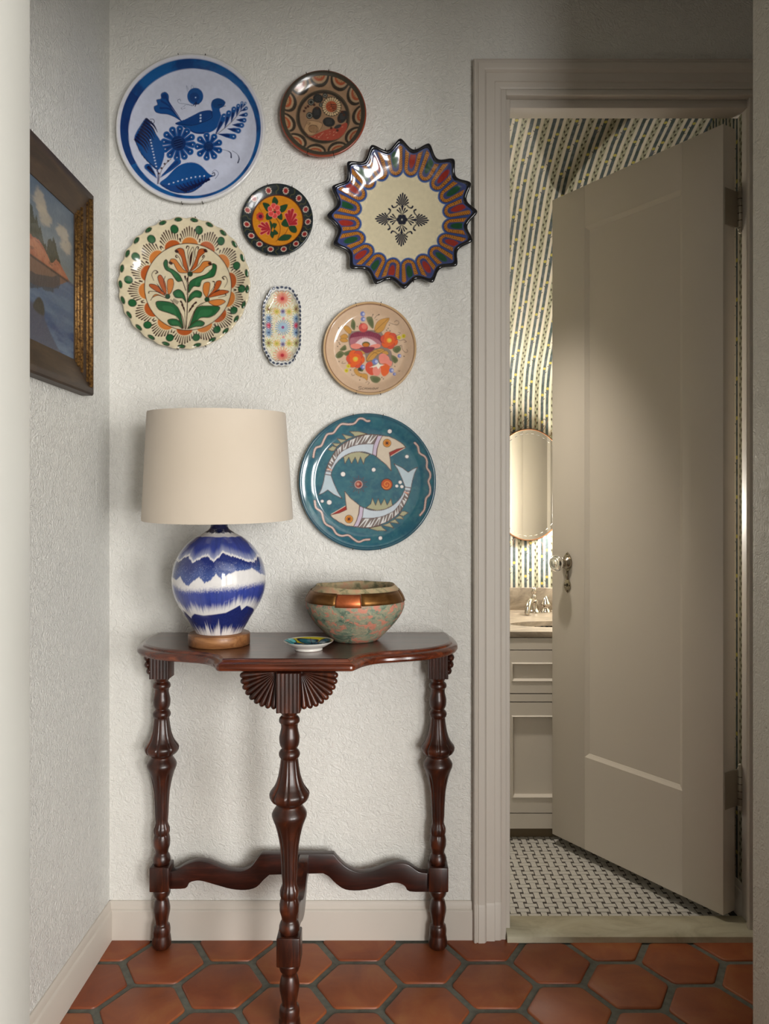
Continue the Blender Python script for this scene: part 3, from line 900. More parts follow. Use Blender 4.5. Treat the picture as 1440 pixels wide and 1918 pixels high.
sk = sweep_rings('sink_basin', rows, MAT['porcelain'], cap=False)
tag(sk, 'white oval undermount basin set into the marble vanity top', 'sink')
sk.modifiers.new('thick', 'SOLIDIFY').thickness = 0.004

fx, fy = 0.606, 3.165
fa = thing('faucet', (fx, fy, CZ), 'polished metal faucet with a finial lever on the vanity top', 'faucet')
lathe('base', [(0.028,0.0),(0.028,0.004),(0.022,0.008),(0.017,0.018),(0.015,0.03),(0.017,0.045),(0.014,0.052),(0.010,0.055)], 24, (fx, fy, CZ + 0.0008), MAT['chrome'], fa)
lathe('finial', [(0.007,0.05),(0.011,0.056),(0.012,0.064),(0.008,0.070),(0.006,0.073),(0.011,0.079),(0.012,0.088),(0.009,0.097),(0.003,0.103),(0.0,0.104)], 20, (fx, fy, CZ + 0.0008), MAT['chrome'], fa)
sp_pts = catmull([(fx, fy, CZ+0.045), (fx-0.018, fy-0.035, CZ+0.05), (fx-0.033, fy-0.065, CZ+0.038), (fx-0.042, fy-0.085, CZ+0.012), (fx-0.044, fy-0.088, CZ+0.002)], 6)
tube('spout', sp_pts, np.linspace(0.014, 0.009, len(sp_pts)), MAT['chrome'], fa, seg=14)
lathe('bell_handle', [(0.0,0.064),(0.006,0.063),(0.012,0.05),(0.022,0.034),(0.026,0.028),(0.018,0.026),(0.012,0.02),(0.013,0.014),(0.02,0.008),(0.024,0.0)][::-1], 24, (fx + 0.052, fy + 0.018, CZ + 0.0008), MAT['chrome'], fa)

mx, mz, ma, mb = 0.598, 1.2386, 0.1618, 0.2283
mir = thing('oval_mirror', (mx, 3.245, mz), 'oval copper-rimmed mirror with etched dashes on the striped wallpaper', 'mirror')
n = 72
def oval(f, y, add=0.0): return [(mx + (ma*f+add)*math.cos(2*math.pi*k/n), y, mz + (mb*f+add)*math.sin(2*math.pi*k/n)) for k in range(n)]
sweep_rings('glass', [oval(1.0, 3.247), oval(1.0, 3.233), oval(0.999, 3.2325)], MAT['mirror'], mir, autosmooth=math.radians(20))
V, F = tube_data(oval(1.0, 3.233, 0.002) + oval(1.0, 3.233, 0.002)[:1], 0.0032, 10, caps=False)
mesh_obj('rim', V, F, MAT['copper_rim'], mir, smooth=True)
for k in range(40):
    a0, a1 = 2*math.pi*(k+0.1)/40, 2*math.pi*(k+0.55)/40
    pts = [(mx + (ma-0.015)*math.cos(a), 3.232, mz + (mb-0.015)*math.sin(a)) for a in np.linspace(a0, a1, 4)]
    tube('etched_dash', pts, 0.0013, MAT['etch'], mir, seg=5)
rw = random.Random(3)
for k in range(26):
    up = k < 17
    a = (math.pi/2 + (k - 8) * 0.13) if up else (-math.pi/2 + (k - 21) * 0.16)
    if not up and k % 2 == 0: continue
    L = rw.uniform(0.03, 0.075)
    b = Vector((mx + ma*math.cos(a), 3.241, mz + mb*math.sin(a)))
    dirn = Vector((math.cos(a)*0.7 + rw.uniform(-.15,.15), -0.08, math.sin(a))).normalized()
    pts = [b + dirn*L*t_ + Vector((0.012*math.sin(t_*5)*rw.uniform(-1,1), 0, 0)) for t_ in np.linspace(0, 1, 6)]
    tube('wire_stem', [tuple(p) for p in pts], 0.0011, MAT['copper_rim'], mir, seg=5)

def sconce(x, z, label, glow):
    t_ = thing('wall_sconce', (x, 3.245, z), label, 'wall lamp', 'sconces beside the mirror')
    V, F = lathe_data([(0.0,0.0),(0.034,0.0),(0.036,0.004),(0.03,0.01),(0.012,0.014),(0.0,0.0145)], 24)
    mesh_obj('back_plate', np.stack([V[:,0]+x, 3.249-V[:,2], V[:,1]+z], -1), F, MAT['nickel'], t_, smooth=True)
    tube('arm', catmull([(x,3.237,z),(x,3.195,z-0.02),(x,3.165,z-0.005),(x,3.160,z+0.03)], 5), 0.006, MAT['nickel'], t_)
    lathe('cup', [(0.0,0.028),(0.02,0.03),(0.026,0.04),(0.022,0.042)], 20, (x, 3.160, z), MAT['nickel'], t_)
    lathe('globe', [(0.012,0.040),(0.03,0.05),(0.044,0.075),(0.044,0.095),(0.034,0.118),(0.015,0.13),(0.0,0.132)], 20, (x, 3.160, z), MAT[glow], t_)
sconce(0.38, 1.05, 'globe wall lamp left of the oval mirror', 'globe')
sconce(0.82, 1.05, 'globe wall lamp right of the oval mirror behind the door', 'globe_bright')
dl = thing('ceiling_downlight', (0.24, 2.225, 2.36), 'small recessed downlight in the sloped bathroom ceiling', 'ceiling light')
V, F = lathe_data([(0.0, 0.0), (0.034, 0.0), (0.034, -0.004)], 24); 
_rot = Matrix.Rotation(-math.radians(13), 3, 'X')
def tilt(V, c): return np.array([tuple(_rot @ Vector(p) + Vector(c)) for p in V])
mesh_obj('lens', tilt(V, (0.24, 2.225, 2.359)), F, MAT['downlight_glow'], dl, smooth=True)
V, F = lathe_data([(0.034, 0.002), (0.034, -0.006), (0.046, -0.005), (0.047, 0.002)], 24)
mesh_obj('trim_ring', tilt(V, (0.24, 2.225, 2.359)), F, MAT['nickel'], dl, smooth=True)

# ------------------------------------------------------------------ console table
TCX = -0.2155
TZ0, TZ1 = 0.790, 0.816
tab = thing('console_table', (TCX, 1.9, 0.0), 'dark carved three-legged console table against the plate wall', 'table')
half = [(0.0, 1.688), (0.06, 1.688), (0.128, 1.688), (0.147, 1.690), (0.156, 1.705), (0.168, 1.732), (0.188, 1.758), (0.212, 1.774), (0.238, 1.783), (0.262, 1.792),
        (0.290, 1.802), (0.325, 1.822), (0.358, 1.852), (0.382, 1.886), (0.395, 1.925), (0.399, 1.955), (0.400, 1.99), (0.398, 2.03), (0.395, 2.060)]
hp = catmull(half, 4)
outline = [(x, y) for x, y in hp[::-1]] + [(-x, y) for x, y in hp[1:]]         # right back -> front -> left back
outline = np.array(outline)
T_ = np.gradient(outline, axis=0); T_ /= np.linalg.norm(T_, axis=1)[:, None]
Nn = np.stack([T_[:, 1], -T_[:, 0]], 1)
if np.dot(Nn[len(Nn)//2], (0, -1)) < 0: Nn = -Nn
for _ in range(3):
    Nn = (np.roll(Nn, 1, 0) + 2*Nn + np.roll(Nn, -1, 0)); Nn[0] = (1, 0); Nn[-1] = (-1, 0)
    Nn /= np.linalg.norm(Nn, axis=1)[:, None]
edge_prof = [(0.790, -0.014), (0.790, -0.007), (0.7925, -0.002), (0.797, 0.0), (0.802, -0.0005), (0.8055, -0.0035), (0.808, -0.0085), (0.8095, -0.0125), (0.8115, -0.0135), (0.8135, -0.0145), (0.8152, -0.0175), (0.816, -0.021)]
rows = []
for z, off in edge_prof:
    P = outline + Nn * off
    P[:, 1] = np.minimum(P[:, 1], 2.0605)
    rows.append([(x + TCX, y, z) for x, y in P])
k = len(rows[0])
V = np.concatenate([np.array(r) for r in rows]); F = []
for i in range(len(rows) - 1):
    for j in range(k - 1):
        F.append([i*k+j, (i+1)*k+j, (i+1)*k+j+1, i*k+j+1])
F.append([i*k for i in range(len(rows))][::-1] + [i*k + k - 1 for i in range(len(rows))])   # back face
o = mesh_obj('moulded_edge', V, F, MAT['mahogany_edge'], tab, autosmooth=math.radians(28))
inner = [r for r in rows[-1]]
topv = inner + [(x, y, TZ0) for x, y, _ in rows[0]]
bm = bmesh.new()
a = [bm.verts.new(p) for p in inner]; bm.faces.new(a)
b = [bm.verts.new(p) for p in rows[0]]; bm.faces.new(b)
bmesh.ops.triangulate(bm, faces=list(bm.faces)); bmesh.ops.recalc_face_normals(bm, faces=list(bm.faces))
for f in bm.faces:
    if (f.calc_center_median().z > 0.8) != (f.normal.z > 0): f.normal_flip()
for i, v in enumerate(bm.verts): v.index = i
mesh_obj('tabletop', [tuple(v.co) for v in bm.verts], [[v.index for v in f.verts] for f in bm.faces], MAT['mahogany_top'], tab)
bm.free()

# turned leg profile (from the photograph's front leg)
LP = [(55,105),(75,108),(95,100),(115,88),(125,85),(135,95),(150,110),(170,117),(190,117),(205,112),(215,100),(235,95),(260,93),(290,98),(320,105),(360,114),(390,115),(430,112),(460,105),
      (485,92),(495,85),(505,90),(520,105),(545,118),(570,119),(590,112),(605,100),(615,98),(660,103),(700,108),(750,116),(800,125),(840,137),(880,150),(905,162),(930,175),(950,190),(970,205),(990,220),(1010,226),(1040,222),
      (1062,212),(1080,200),(1105,165),(1120,150),(1135,145),(1150,152),(1170,165),(1200,185),(1230,197),(1260,195),(1300,180),(1350,160),(1420,140),(1500,122),(1600,105),(1700,98),(1800,92),(1918,88)]
leg_prof = []
for yz, hw in LP:
    leg_prof.append((hw/5.99*0.001161, 1.15 - (1320 + yz/5.99 - 948)*0.001161))
LP2 = [(400,30),(415,34),(430,40),(450,40),(462,36),(470,38),(490,42),(520,41),(545,34),(560,32),(570,38),(585,43),(600,44),(612,40),(618,36)]
for yz, hw in LP2:
    leg_prof.append((hw/2.25*0.001161, 1.15 - (1480 + yz/2.25 - 948)*0.001161))
zb = leg_prof[-1][1]
upper = leg_prof[::-1]
BT, BB = 0.2195, 0.156          # square block
sh = BT - zb
upper = [(r, z + sh * max(0, (0.36 - z) / (0.36 - zb)) if z < 0.36 else z) for r, z in upper]
low = [(432,37),(450,36),(460,33),(468,27),(474,25),(485,30),(510,35),(525,35),(540,32),(560,28),(572,26),(580,27),(585,33),(600,36),(612,36),(622,35),(630,37),(655,40),(668,38),(677,30),(680,24)]
low = [(hw/2.25*0.00139, BB * (680 - yz)/(680 - 432)) for yz, hw in low][::-1]
def dens(p, n=3): 
    q = []
    p = np.array(p)
    for i in range(len(p)-1):
        for t_ in np.linspace(0, 1, n, endpoint=False): q.append(p[i]*(1-t_) + p[i+1]*t_)
    q.append(p[-1]); return np.array(q)
def flute(R, Z, T):
    def grooves(nf, sharp): return np.clip(1 - np.abs(np.sin(nf * T / 2)) * sharp, 0, 1)
    m1 = np.clip((Z - 0.500)/0.02, 0, 1) * np.clip((0.612 - Z)/0.02, 0, 1)
    m2 = np.clip((Z - 0.285)/0.02, 0, 1) * np.clip((0.462 - Z)/0.03, 0, 1)
    return R * (1 - m1 * 0.16 * grooves(8, 3.2) - m2 * 0.15 * grooves(8, 2.6)) 
Vu, Fu = lathe_data(dens([(0.0, BT - 0.004)] + upper + [(0.0, upper[-1][1] + 0.001)], 2), 80, mod=flute)
Vl, Fl = lathe_data(dens([(0.0, 0.0)] + low + [(0.0, BB + 0.003)], 2), 48)
def leg_mesh():
    me = bpy.data.meshes.new('leg')
    V = np.concatenate([Vu, Vl]); F = np.concatenate([Fu, Fl + len(Vu)])
    me.from_pydata(V.tolist(), [], F.tolist()); me.update()
    me.polygons.foreach_set('use_smooth', np.ones(len(me.polygons), dtype=bool))
    me.materials.append(MAT['mahogany_v'])
    return me
def block_mesh():
    o = box('leg_block', -0.0255, 0.0255, -0.0255, 0.0255, BB, BT, MAT['mahogany_v'], None, bev=0.003)
    me = o.data; bpy.data.objects.remove(o); return me
LM, BM_ = leg_mesh(), block_mesh()
LEGS = [(-0.580, 2.030), (0.139, 2.030), (TCX + 0.008, 1.702)]
for i, (x, y) in enumerate(LEGS):
    lg = link('leg', LM, None, tab); lg.location = Vector((x, y, 0)) - tab.location
    bl = link('leg_block', BM_, None, lg)
# fluted heads and shell carvings
def fluted_block(parent, x, y, hw, z0, z1, n=6):
    pts = []
    for i in range(n):
        xa = -hw + 2*hw*i/n; wd = 2*hw/n
        for t_ in np.linspace(0.06, 0.94, 6):
            pts.append((x + xa + wd*t_, y - hw - 0.003*math.sin(math.pi*t_)))
    pts += [(x + hw, y + hw), (x - hw, y + hw)]
    return prism('leg_head', pts, 'z', z0, z1, MAT['mahogany_v'], parent, autosmooth=math.radians(60))
fxl, fyl = LEGS[2]
fluted_block(tab, fxl, fyl, 0.0262, 0.705, 0.7898)
for sgn in (-1, 1):
    cx_, cz_ = fxl + sgn*0.0265, 0.789
    Rf = 0.082
    pts = [(cx_, cz_)] + [(cx_ + sgn*Rf*0.9*math.cos(a), cz_ - Rf*0.9*math.sin(a)) for a in np.linspace(0.0, math.pi/2, 14)]
    fan = prism('shell_carving', pts, 'y', fyl - 0.006, fyl + 0.018, MAT['mahogany_v'], tab)
    nl = 9
    for i in range(nl):
        a = (i + 0.5) / nl * math.pi/2
        wmax = Rf * math.sin(math.pi/4/nl) * 1.05
        ts = np.concatenate([np.linspace(0.05, 0.90, 10), 1 - 0.10*(1-np.sin(np.linspace(0.15, math.pi/2, 6)))])
        pth, rad = [], []
        for t_ in ts:
            Rr = Rf * (0.98 + 0.03*math.sin(2*a))
            pth.append((cx_ + sgn*Rr*t_*math.cos(a), fyl - 0.008, cz_ - Rr*t_*math.sin(a)))
            w_ = wmax * t_ if t_ < 0.9 else wmax*0.9*math.sqrt(max(0.0, 1 - ((t_-0.9)/0.1)**2)) + 0.0002
            rad.append(w_)
        V, F = tube_data(pth, rad, 10)
        V[:, 1] = fyl - 0.008 + (V[:, 1] - (fyl - 0.008)) * 1.3
        mesh_obj('shell_lobe', V, F, MAT['mahogany_v'], fan, smooth=True)
for i in (0, 1):
    x, y = LEGS[i]; sgn = -1 if i == 0 else 1
    fluted_block(tab, x, y, 0.0255, 0.705, 0.7898)
    fan = prism('shell_carving', [(y - 0.026, 0.789), (y - 0.010, 0.789), (y - 0.010, 0.71), (y - 0.024, 0.715)] if False else [(y - 0.02, 0.789), (y + 0.02, 0.789), (y + 0.02, 0.745), (y - 0.02, 0.745)],
                'x', x + sgn*0.0258, x + sgn*0.032, MAT['mahogany_v'], tab)
    for j, (dx, dz) in enumerate(((0.0315, 0.777), (0.0315, 0.759), (0.030, 0.741), (0.025, 0.7245))):
        pth = [(x + sgn*dx, y - 0.030 + 0.012*t_, dz) for t_ in np.linspace(0, 4.6, 10)]
        rad = [0.0105*math.sqrt(max(0.03, 1 - (2*t_/4.6 - 1)**4)) for t_ in np.linspace(0, 4.6, 10)]
        V, F = tube_data(pth, rad, 10)
        mesh_obj('shell_lobe', V, F, MAT['mahogany_v'], fan, smooth=True)
# wavy stretcher between the rear legs and one to the front leg
top_e = [(180,345),(210,336),(240,318),(270,306),(300,300),(350,308),(420,335),(480,342),(520,325),(545,295),(562,273),(585,270)]
top_e2 = [(870,271),(895,300),(930,330),(980,348),(1040,340),(1100,318),(1150,309),(1190,318),(1230,345),(1272,352)]
bot_e = [(1272,430),(1190,428),(1170,405),(1140,392),(1100,395),(1050,412),(980,424),(920,420),(880,395),(850,365),(825,352)]
bot_e2 = [(600,358),(575,380),(545,410),(500,422),(440,418),(380,402),(320,385),(290,383),(262,392),(245,415),(180,418)]
poly = np.concatenate([catmull(top_e, 3), catmull(top_e2, 3), catmull(bot_e, 3), catmull(bot_e2, 3)])
sY = 2.018
poly = [((240 + x/2.25 - X0)/FPX*sY, CAMH - (1480 + y/2.25 - Y0)/FPX*sY) for x, y in poly]
xs_ = [p[0] for p in poly]; x_a, x_b = min(xs_), max(xs_)
L0, L1 = LEGS[0][0] + 0.024, LEGS[1][0] - 0.024
poly = [(L0 + (x - x_a)/(x_b - x_a)*(L1 - L0), z) for x, z in poly]
prism('stretcher', poly, 'y', 2.018, 2.042, MAT['mahogany_x'], tab, bev=0.002)
zt, zl = CAMH - (1480+271/2.25-Y0)/FPX*sY, CAMH - (1480+355/2.25-Y0)/FPX*sY
yA, yB = 2.0178, LEGS[2][1] + 0.0245
def along(t_): return yA + (yB - yA)*t_
tp = catmull([(0.0, zt), (0.12, zt), (0.22, zt-0.022), (0.36, zt-0.045), (0.5, zt-0.042), (0.66, zt-0.022), (0.8, zt-0.016), (0.9, zt-0.032), (1.0, zt-0.036)], 4)
bt = catmull([(1.0, zl-0.038), (0.9, zl-0.036), (0.8, zl-0.02), (0.66, zl-0.024), (0.5, zl-0.040), (0.36, zl-0.042), (0.22, zl-0.02), (0.12, zl), (0.0, zl)], 4)
poly = [(along(a), b) for a, b in np.concatenate([tp, bt])]
prism('stretcher', poly, 'x', fxl - 0.012, fxl + 0.012, MAT['mahogany_v'], tab, bev=0.002)

# ------------------------------------------------------------------ noise in numpy for the glazes
def vnoise(x, y, seed=0):
    x = np.asarray(x, float); y = np.asarray(y, float)
    xi = np.floor(x).astype(np.int64); yi = np.floor(y).astype(np.int64)
    xf = x - xi; yf = y - yi
    def h(a, b):
        n_ = (a * 374761393 + b * 668265263 + seed * 1442695041) & 0x7fffffff
        n_ = ((n_ ^ (n_ >> 13)) * 1274126177) & 0x7fffffff
        return ((n_ ^ (n_ >> 16)) & 0xffff) / 65535.0
    u = xf*xf*(3-2*xf); v = yf*yf*(3-2*yf)
    return (h(xi, yi)*(1-u) + h(xi+1, yi)*u)*(1-v) + (h(xi, yi+1)*(1-u) + h(xi+1, yi+1)*u)*v
def fbm(x, y, seed=0, oct=4):
    s, a, t_ = 0, 0.5, 0
    for i in range(oct):
        s = s + a*vnoise(x*2**i, y*2**i, seed+i); t_ += a; a *= 0.55
    return s/t_
def sstep(a, b, x):
    t_ = np.clip((x - a)/(b - a), 0, 1); return t_*t_*(3-2*t_)

# ------------------------------------------------------------------ table lamp
LX, LY = (410.5 - X0)/FPX*1.885, 1.885
lam = thing('table_lamp', (LX, LY, TZ1), 'blue and white drip-glazed table lamp with cream drum shade', 'lamp')
lathe('wooden_base', [(0.0, 0.8162), (0.071, 0.8162), (0.0735, 0.818), (0.0737, 0.842), (0.072, 0.8445), (0.0, 0.8452)], 64, (LX, LY, 0), MAT['walnut'], lam)
VP = [(1715,165),(1690,178),(1650,200),(1600,226),(1550,256),(1500,286),(1450,311),(1400,328),(1350,336),(1300,338),(1250,333),(1200,322),(1150,302),(1100,272),(1050,230),(1020,195),(995,160),(978,126),(960,98),(945,76),(930,65),(905,62),(870,62)]
sc = 1.885/FPX
prof = [(hw/3.915*sc, CAMH - (750 + yz/3.915 - Y0)*sc) for yz, hw in VP]
z_lo = prof[0][1]
prof = [(r, z + (0.8455 - z_lo)*max(0, 1-(z - z_lo)/0.05)) for r, z in prof]
pp = catmull(prof, 11)
V, F = lathe_data(np.concatenate([[(0.0, pp[0][1])], pp]), 520)
th = np.arctan2(V[:, 1], V[:, 0])
# horizontal crop coordinate as seen from the front, kept continuous round the body
ang = np.mod(th + math.pi/2 + math.pi, 2*math.pi) - math.pi          # 0 at the front, + to the right
yz = (Y0 + (CAMH - V[:, 2])/sc - 750)*3.915
s_ = ang*338                                                        # arc length in crop pixels, 0 at the front centre (x = 632)
S = 632 + s_
def drip(base, amp, seed, freq=55.0, sharp=1.6):
    n1 = vnoise(S/freq, S*0 + 3.1, seed); n2 = vnoise(S/(freq*0.34), S*0 + 9.7, seed+5)
    return base + amp*(0.7*n1 + 0.3*n2 - 0.45)**1 * sharp
def along_x(pts):
    p = np.array(pts, float); return np.interp(np.mod(S - 200, 1000) + 200, p[:, 0], p[:, 1])
WHT = lin((232, 228, 226)); B1 = lin((52, 66, 142)); B2 = lin((36, 48, 112)); B3 = lin((78, 98, 162)); NAV = lin((22, 28, 66))
streak = fbm(S/9.0, yz/120.0, 3); fine = fbm(S/3.4, yz/9.0, 8); spk = vnoise(S/3.0, yz/3.0, 21)
C = np.repeat(WHT[None], len(V), 0)
def lay(mask, col):
    global C
    C = C*(1-mask[:, None]) + np.asarray(col)*mask[:, None]
blue = B1*(0.75 + 0.5*streak[:, None])
# collar
e = drip(968, 12, 31, 40); lay(1 - sstep(-6, 6, yz - e), NAV)
# band 1: below collar line down to the first wavy edge
top1 = 992 + 6*vnoise(S/60, S*0, 40)
bot1 = along_x([(200,1150),(330,1165),(380,1130),(430,1120),(490,1160),(560,1130),(610,1115),(660,1155),(730,1095),(800,1120),(860,1130),(900,1150),(1000,1170),(1100,1130),(1200,1150)]) - 8 + 26*(streak-0.5)
fade = sstep(0, 60, bot1 - yz)
m = sstep(-3, 3, yz - top1)*(1 - sstep(-8, 10, yz - bot1))
C = C*(1-m[:, None]) + (blue*fade[:, None] + (B3*0.7+WHT*0.3)*(1-fade[:, None]))*m[:, None]
# band 2: darker crest, paler drips below
top2 = bot1 + 16
bot2 = along_x([(200,1290),(300,1285),(345,1300),(390,1265),(430,1310),(480,1330),(520,1290),(560,1270),(600,1305),(640,1290),(680,1245),(720,1285),(760,1250),(820,1230),(900,1225),(960,1215),(1050,1260),(1200,1290)]) + 20*(streak-0.5)
m = sstep(-3, 3, yz - top2)*(1 - sstep(-6, 6, yz - bot2))
g = np.clip((yz - top2)/np.maximum(bot2 - top2, 20), 0, 1)
mix = sstep(0.15, 0.9, g + 0.5*(fine-0.5))
cc = B2[None]*(1-mix[:, None]) + (B3*0.8)[None]*mix[:, None]
cc = cc + 0.16*(spk > 0.82)[:, None]*sstep(0.1, 0.5, g)[:, None]
C = C*(1-m[:, None]) + cc*m[:, None]
# band 3: speckled fade in, streaky drips out
top3 = along_x([(200,1310),(300,1318),(430,1345),(560,1340),(700,1330),(820,1325),(960,1310),(1200,1310)])
bot3 = along_x([(200,1560),(320,1500),(390,1560),(410,1545),(470,1520),(560,1530),(650,1522),(760,1510),(830,1480),(870,1460),(900,1500),(940,1470),(1050,1500),(1200,1560)])
m_in = sstep(-4, 46, yz - top3 + 46*(fine - 0.5))
m_out = 1 - sstep(-70, 0, yz - bot3 + 75*(streak - 0.45))
m = m_in*m_out*(yz < bot3)
C = C*(1-m[:, None]) + (B1*1.1*(0.7+0.6*streak[:, None]))*m[:, None]
# band 4: dark lower band, white runs at the foot
top4 = bot3 + 12
bot4 = along_x([(200,1690),(480,1690),(520,1700),(560,1650),(620,1705),(650,1680),(700,1640),(720,1690),(800,1680),(1000,1690),(1200,1690)])
m = sstep(-4, 4, yz - top4)*(1 - sstep(-60, 6, yz - bot4 + 130*(streak - 0.5)))
C = C*(1-m[:, None]) + (B2*0.85*(0.7+0.7*fine[:, None]))*m[:, None]
C = np.clip(C, 0.004, 0.9)
mesh_obj('ceramic_body', V + np.array([LX, LY, 0]), F, MAT['glaze_lamp'], lam, smooth=True, colors=C)
# shade (open drum, leaning a touch forward) and its fittings
rt, rb, zt_, zb_ = 126.4*sc, 138.7*sc, 1.374, 1.119
zm = (zt_ + zb_)/2
tl = Matrix.Rotation(math.radians(2.9), 3, 'X')
def lean(V): return np.array([tuple(tl @ Vector((p[0], p[1], p[2] - zm)) + Vector((LX - 0.003, LY, zm))) for p in V])
V, F = lathe_data([(rt-0.002, zt_), (rt, zt_+0.0008), (rt+0.0006, zt_-0.004), (rb+0.0006, zb_+0.004), (rb, zb_-0.0008), (rb-0.002, zb_), (rb-0.003, zb_+0.01), (rt-0.003, zt_-0.01), (rt-0.002, zt_)], 96)
mesh_obj('shade', lean(V), F, MAT['linen'], lam, autosmooth=math.radians(50))
V, F = lathe_data([(0.0, zt_-0.012), (0.008, zt_-0.012), (0.007, zt_-0.004), (0.011, zt_+0.002), (0.010, zt_+0.008), (0.004, zt_+0.012), (0.0, zt_+0.0125)], 20)
mesh_obj('finial', V + np.array([LX, LY, 0]), F, MAT['brass'], lam, smooth=True)
for k_ in range(3):
    a = k_*2*math.pi/3 + 0.5
    pts = lean([(0.006*math.cos(a), 0.006*math.sin(a), zt_-0.010), ((rt-0.004)*math.cos(a), (rt-0.004)*math.sin(a), zt_-0.010)])
    tube('shade_spoke', pts, 0.0013, MAT['brass'], lam, seg=6)
tube('harp_stem', [(LX, LY, 1.10), (LX, LY, 1.363)], 0.005, MAT['brass'], lam)
lathe('bulb', [(0.013,1.15),(0.014,1.17),(0.026,1.20),(0.030,1.222),(0.025,1.244),(0.011,1.256),(0.0,1.258)], 20, (LX, LY, 0), MAT['porcelain'], lam)

# ------------------------------------------------------------------ pottery bowl
bx, by = (664.5 - X0)/FPX*1.945, 1.945
bw = thing('pottery_bowl', (bx, by, TZ1), 'round patinated pottery bowl with a copper band on the console table', 'bowl')
q = 0.0002775
BP = [(655,195),(640,218),(600,262),(550,312),(500,357),(450,396),(400,426),(360,441),(330,444),(300,441),(262,428)]
bz = lambda y: TZ1 + 0.0005 + (655 - y)/4.8*1.945/FPX
prof = [(0.0, bz(655))] + [(hw*q, bz(y)) for y, hw in BP]
def wobble(R, Z, T): return R*(1 + 0.006*np.sin(3*T + 1) + 0.004*np.sin(7*T) )
lathe('body', dens(prof, 3), 72, (bx, by, 0), MAT['patina'], bw, mod=wobble)
prof = [(428*q, bz(262)), (410*q, bz(226)), (392*q, bz(200)), (374*q, bz(182)), (360*q, bz(168)), (352*q, bz(158)), (342*q, bz(162)), (335*q, bz(180)), (340*q, bz(220)), (375*q, bz(300)), (400*q, bz(380)), (360*q, bz(470)), (230*q, bz(600)), (0.0, bz(612))]
def rimwob(R, Z, T):
    Z += (Z > bz(200))*(0.0016*np.sin(2*T + 0.6) + 0.001*np.sin(5*T))
    return R*(1 + 0.008*np.sin(3*T + 1) + 0.006*np.sin(5*T+2))
lathe('rim', dens(prof, 3), 72, (bx, by, 0), MAT['bowl_rim'], bw, mod=rimwob)
def band_piece(a0, a1, mat, drop):
    ths = np.linspace(a0, a1, 14)
    sec = [(394, 200 + drop*0.4), (414, 229), (433, 264), (443.5, 298 + drop)]
    V, F = [], []
    for a in ths:
        for hw, y in sec:
            r = hw*q*(1 + 0.006*math.sin(3*a + 1) + 0.004*math.sin(7*a)) + 0.0016
            V.append((bx + r*math.cos(a), by + r*math.sin(a), bz(y)))
    m_ = len(sec)
    for i in range(len(ths)-1):
        for j in range(m_-1):
            F.append((i*m_+j, (i+1)*m_+j, (i+1)*m_+j+1, i*m_+j+1))
    o = mesh_obj('copper_strip', V, F, mat, bw, smooth=True)
    s = o.modifiers.new('thick', 'SOLIDIFY'); s.thickness = 0.0012; s.offset = 0
    return o
A0 = -math.pi/2
tag(band_piece(A0 - 0.34, A0 + 0.16, MAT['copper_bright'], 14), 'bright copper patch on the front of the band')
for a0, a1 in ((A0 + 0.17, A0 + 1.3), (A0 + 1.31, A0 + 2.6), (A0 + 2.61, A0 + 3.9), (A0 - 2.36, A0 - 1.38), (A0 - 1.37, A0 - 0.35)):
    band_piece(a0, a1, MAT['copper_dull'], 0)

